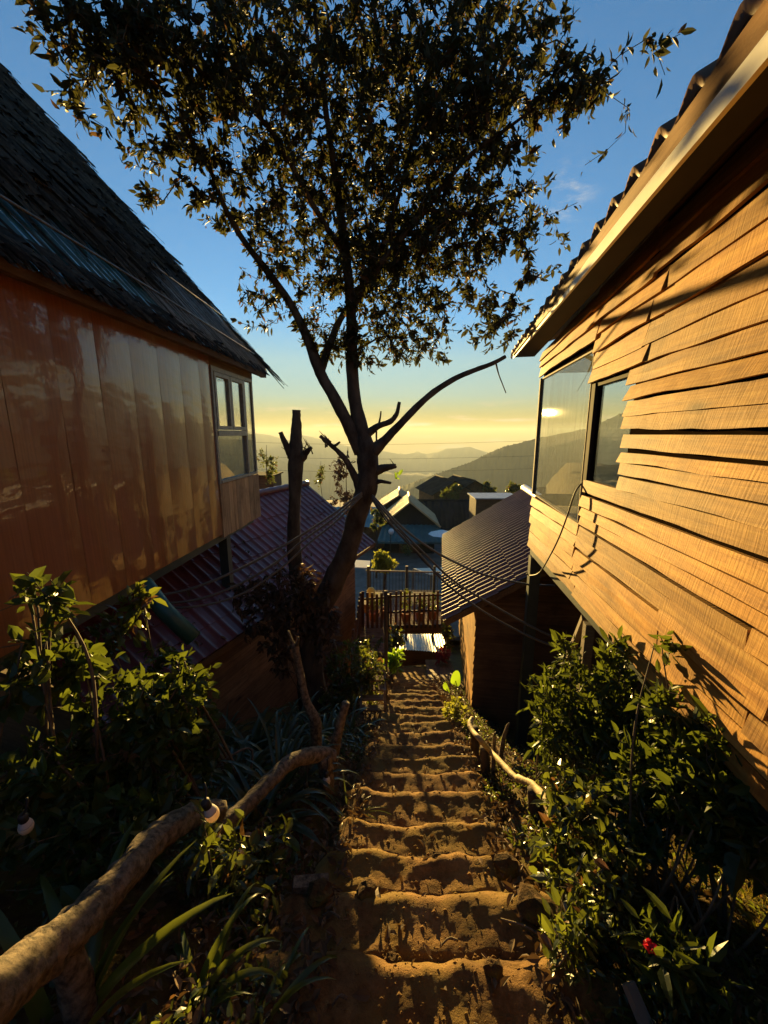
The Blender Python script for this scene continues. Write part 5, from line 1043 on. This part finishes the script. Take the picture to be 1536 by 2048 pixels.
shed_house('house', 'left of two dark gabled roofs on the rise', 'building', 908, 962, 62, -12, 6.5, 8, 3.4, 1.8, M_darkroof, M_darkwood, .6, group=DK)
shed_house('house', 'right of two dark gabled roofs on the rise', 'building', 948, 961, 62, -12, 7.0, 8, 3.6, 1.9, M_darkroof, M_darkwood, .6, group=DK)
shed_house('house', 'dark roofed house partly behind the hut roof ridge', 'building', 1035, 978, 60, 75, 7, 10, 3.0, 1.6, M_darkroof, M_darkwood, .5, group=DK)
p = P(985, 995, 36); sd = thing('shed', 'flat white-roofed shed behind the brown hut roof', 'shed', (p.x, 36, -10.2)); b = MB((p.x, 36, -10.2)); b.box((p.x - 1.7, 35.6, p.z - .10), (p.x + 2.6, 39, p.z)); b.build('roof', M_tin, sd); b = MB((p.x, 36, -10.2)); b.box((p.x - 1.5, 36, -10.3), (p.x + 2.4, 38.8, p.z - .163)); b.build('wall', M_darkwood, sd)
p = P(540, 950, 17); kiosk = thing('hut', 'small dark boxy hut beyond the ridge of the red roof', 'hut', (p.x, 17, -8.5)); b = MB((p.x, 17, -8.5)); b.box((p.x - .9, 17, -8.6), (p.x + .12, 18.4, p.z - .05)); b.build('wall', M_darkwood, kiosk); b = MB((p.x, 17, -8.5)); b.box((p.x - 1.0, 16.9, p.z - .048), (p.x + .2, 18.5, p.z)); b.build('roof', M_darkroof, kiosk)
def canopy(label, c, zt):
    x0 = min(q[0] for q in c); y0 = min(q[1] for q in c); root = thing('canopy', label, 'canopy', (x0, y0, -10.2), group='pale canopies over the yard'); off = Vector((x0, y0, -10.2)); b = MB(off); V0 = [Vector((x, y, zt + dz_)) for x, y, dz_ in c]; b.hexa([v - Vector((0, 0, .05)) for v in V0] + V0); b.build('roof', simple('pale_awning', (.62, .54, .40), (.74, .66, .52), 1.2, rough=.7), root)
    b = MB(off); [b.beam((v.x, v.y, -10.2), (v.x, v.y, v.z - .05), .08) for v in V0]; b.build('post', M_greywood, root)
a = P(825, 1130, 21); d = P(862, 1149, 19.2); canopy('flat pale canopy left of the brown hut roof', [(d.x, 19.2, .0), (d.x + 2.4, 19.0, .1), (a.x + 3.0, 21, -.2), (a.x + .05, 21, -.3)], d.z)
a = P(712, 1122, 21.5); canopy('low pale canopy left of the yellow-green tree', [(a.x - .9, 20.6, .0), (a.x + .8, 20.6, -.1), (a.x + .8, 21.8, -.08), (a.x - .9, 21.8, .02)], a.z)
def small_tree(label, px, py, y, rx, ry, zb, n, leaf, lm, seed, group=None, per=7, rz=None, name='tree', wid=.5, trunk=.08, tw=.006):
    c, r, _ = eb(px, py, y, rx, ry, 1, 1); r = (r[0], rz or r[0], r[2]); rg = np.random.default_rng(seed); root = thing(name, label, 'tree', (c.x, y, zb), group=group); off = np.array((c.x, y, zb))
    b = MB(off); s = limb(b, [(c.x, y, zb - .2, trunk), (c.x + rg.normal(0, .1), y, (zb + c.z) / 2, trunk * .8), (c.x, y, c.z - r[2] * .4, trunk * .6), (c.x + .05, y, c.z + r[2] * .5, trunk * .25)], 5, 7, .15, seed); b.build('trunk', M_bark, root)
    at = []
    for k in range(max(3, n // 22)):
        q = ell(c, (r[0] * .75, r[1] * .75, r[2] * .75), 1, rg, .6)[0]; at += list(ell(q, np.array(r) * rg.uniform(.22, .42), 22, rg))
    (A, B, ra, rb), ch = grow([q[:3] for q in s[6:]], at, rg, r[0] * .3, r[0] * .04, tw, trunk * .5); V, T = edge_arrays(A, B, ra, rb, 3); np_mesh('branch', V - off, T, M_twig, root)
    V, T = leaves_on(ch, per, leaf, rg, wid, .2, leaf * 3.5, .3, .9, .5, leaf * .3); np_mesh('crown', V - off, T, lm, root, False)
small_tree('sunlit yellow-green tree in front of the village yard', 771, 1122, 16, 36, 34, -9.6, 200, .12, M_lime, 101, per=8)
small_tree('bushy tree beside the left wall of the two-tier building', 752, 1035, 27, 22, 30, -10.2, 150, .17, M_leaf_tea2, 102)
small_tree('dark conifer-like tree in front of the left gabled roof', 902, 984, 57, 30, 18, -11.5, 180, .34, M_leaf_tea2, 103, group='trees among the dark roofs')
small_tree('dark tree in front of the right gabled roof', 975, 978, 58, 20, 14, -11.5, 110, .34, M_leaf_tea2, 104, group='trees among the dark roofs')
small_tree('dark tree just left of the plank house corner', 1030, 976, 58, 22, 15, -11.5, 130, .34, M_leaf_tea2, 105, group='trees among the dark roofs')
small_tree('wispy small-leaved tree right of the left house windows', 532, 920, 15, 30, 58, -9.0, 130, .085, M_leaf_tea2, 106, per=6, tw=.004, trunk=.028)
small_tree('thin twiggy tree behind the forked trunk beyond the red roof', 692, 945, 14, 35, 60, -9.0, 130, .08, M_leaf_dry, 107, per=5, tw=.004, trunk=.022)
small_tree('twiggy sapling with sparse leaves over the red roof verge', 640, 945, 15, 24, 45, -9.0, 60, .08, M_leaf_tea2, 108, per=4, tw=.003, trunk=.015)
small_tree('leafy shrub-like tree above the end of the red roof', 680, 1000, 14.5, 34, 42, -9.0, 130, .09, M_leaf_dry, 109, per=5, tw=.004, trunk=.02)
p = P(781, 1063, 29); b = MB(); b.lathe([(.02, .0), (.22, .06), (.36, .2), (.38, .24)], n=16); o = b.build('satellite_dish', M_white); o.location = p; o.scale = (.6, .6, .6); o.rotation_euler = (1.3, .2, .3); tag(o, 'white dish mounted beside the two-tier building', 'dish')
b = MB(); b.beam((p.x, p.y + .1, -10.2), (p.x, p.y + .1, p.z), .06); o = b.build('dish_pole', M_metal); tag(o, 'thin mast carrying the white dish', 'mast')
p = P(884, 1068, 30); root = thing('parasol', 'white parasol open beside the two-tier building', 'parasol', (p.x, 30, -10.18)); b = MB((p.x, 30, -10.18)); n = 8; vs = [(p.x, 30, p.z + .35)] + [(p.x + 1.1 * math.cos(k * math.pi / 4), 30 + 1.1 * math.sin(k * math.pi / 4), p.z) for k in range(8)]; b.add(vs, [(0, k + 1, (k + 1) % 8 + 1) for k in range(8)]); b.build('canopy', M_white, root); b = MB((p.x, 30, -10.18)); b.beam((p.x, 30, -10.18), (p.x, 30, p.z + .33), .06); b.build('pole', M_metal, root)
shrub('shrub', 'dark bush standing in the yard before the two-tier building', 'shrub', [P(815, 1112, 27)], [eb(815, 1095, 27, 12, 16, .4, 40)], .16, 6, M_leaf_tea2, M_twig, 120)

# ---------------------------------------------------------------- haze over the valley
HZ_D = 1.5e-4
b = MB(); b.box((-8500, -60, -520), (8500, 9500, 112)); hm = bpy.data.materials.new('haze'); hm.use_nodes = True; nt = hm.node_tree; nt.nodes.clear(); out = nt.nodes.new('ShaderNodeOutputMaterial'); pv = nt.nodes.new('ShaderNodeVolumePrincipled')
pv.inputs['Density'].default_value = HZ_D; pv.inputs['Color'].default_value = (.66, .76, .74, 1); pv.inputs['Anisotropy'].default_value = .12; pv.inputs['Density Attribute'].default_value = ''
nt.links.new(pv.outputs[0], out.inputs['Volume']); o = b.build('haze', hm); tag(o, kind='stuff')
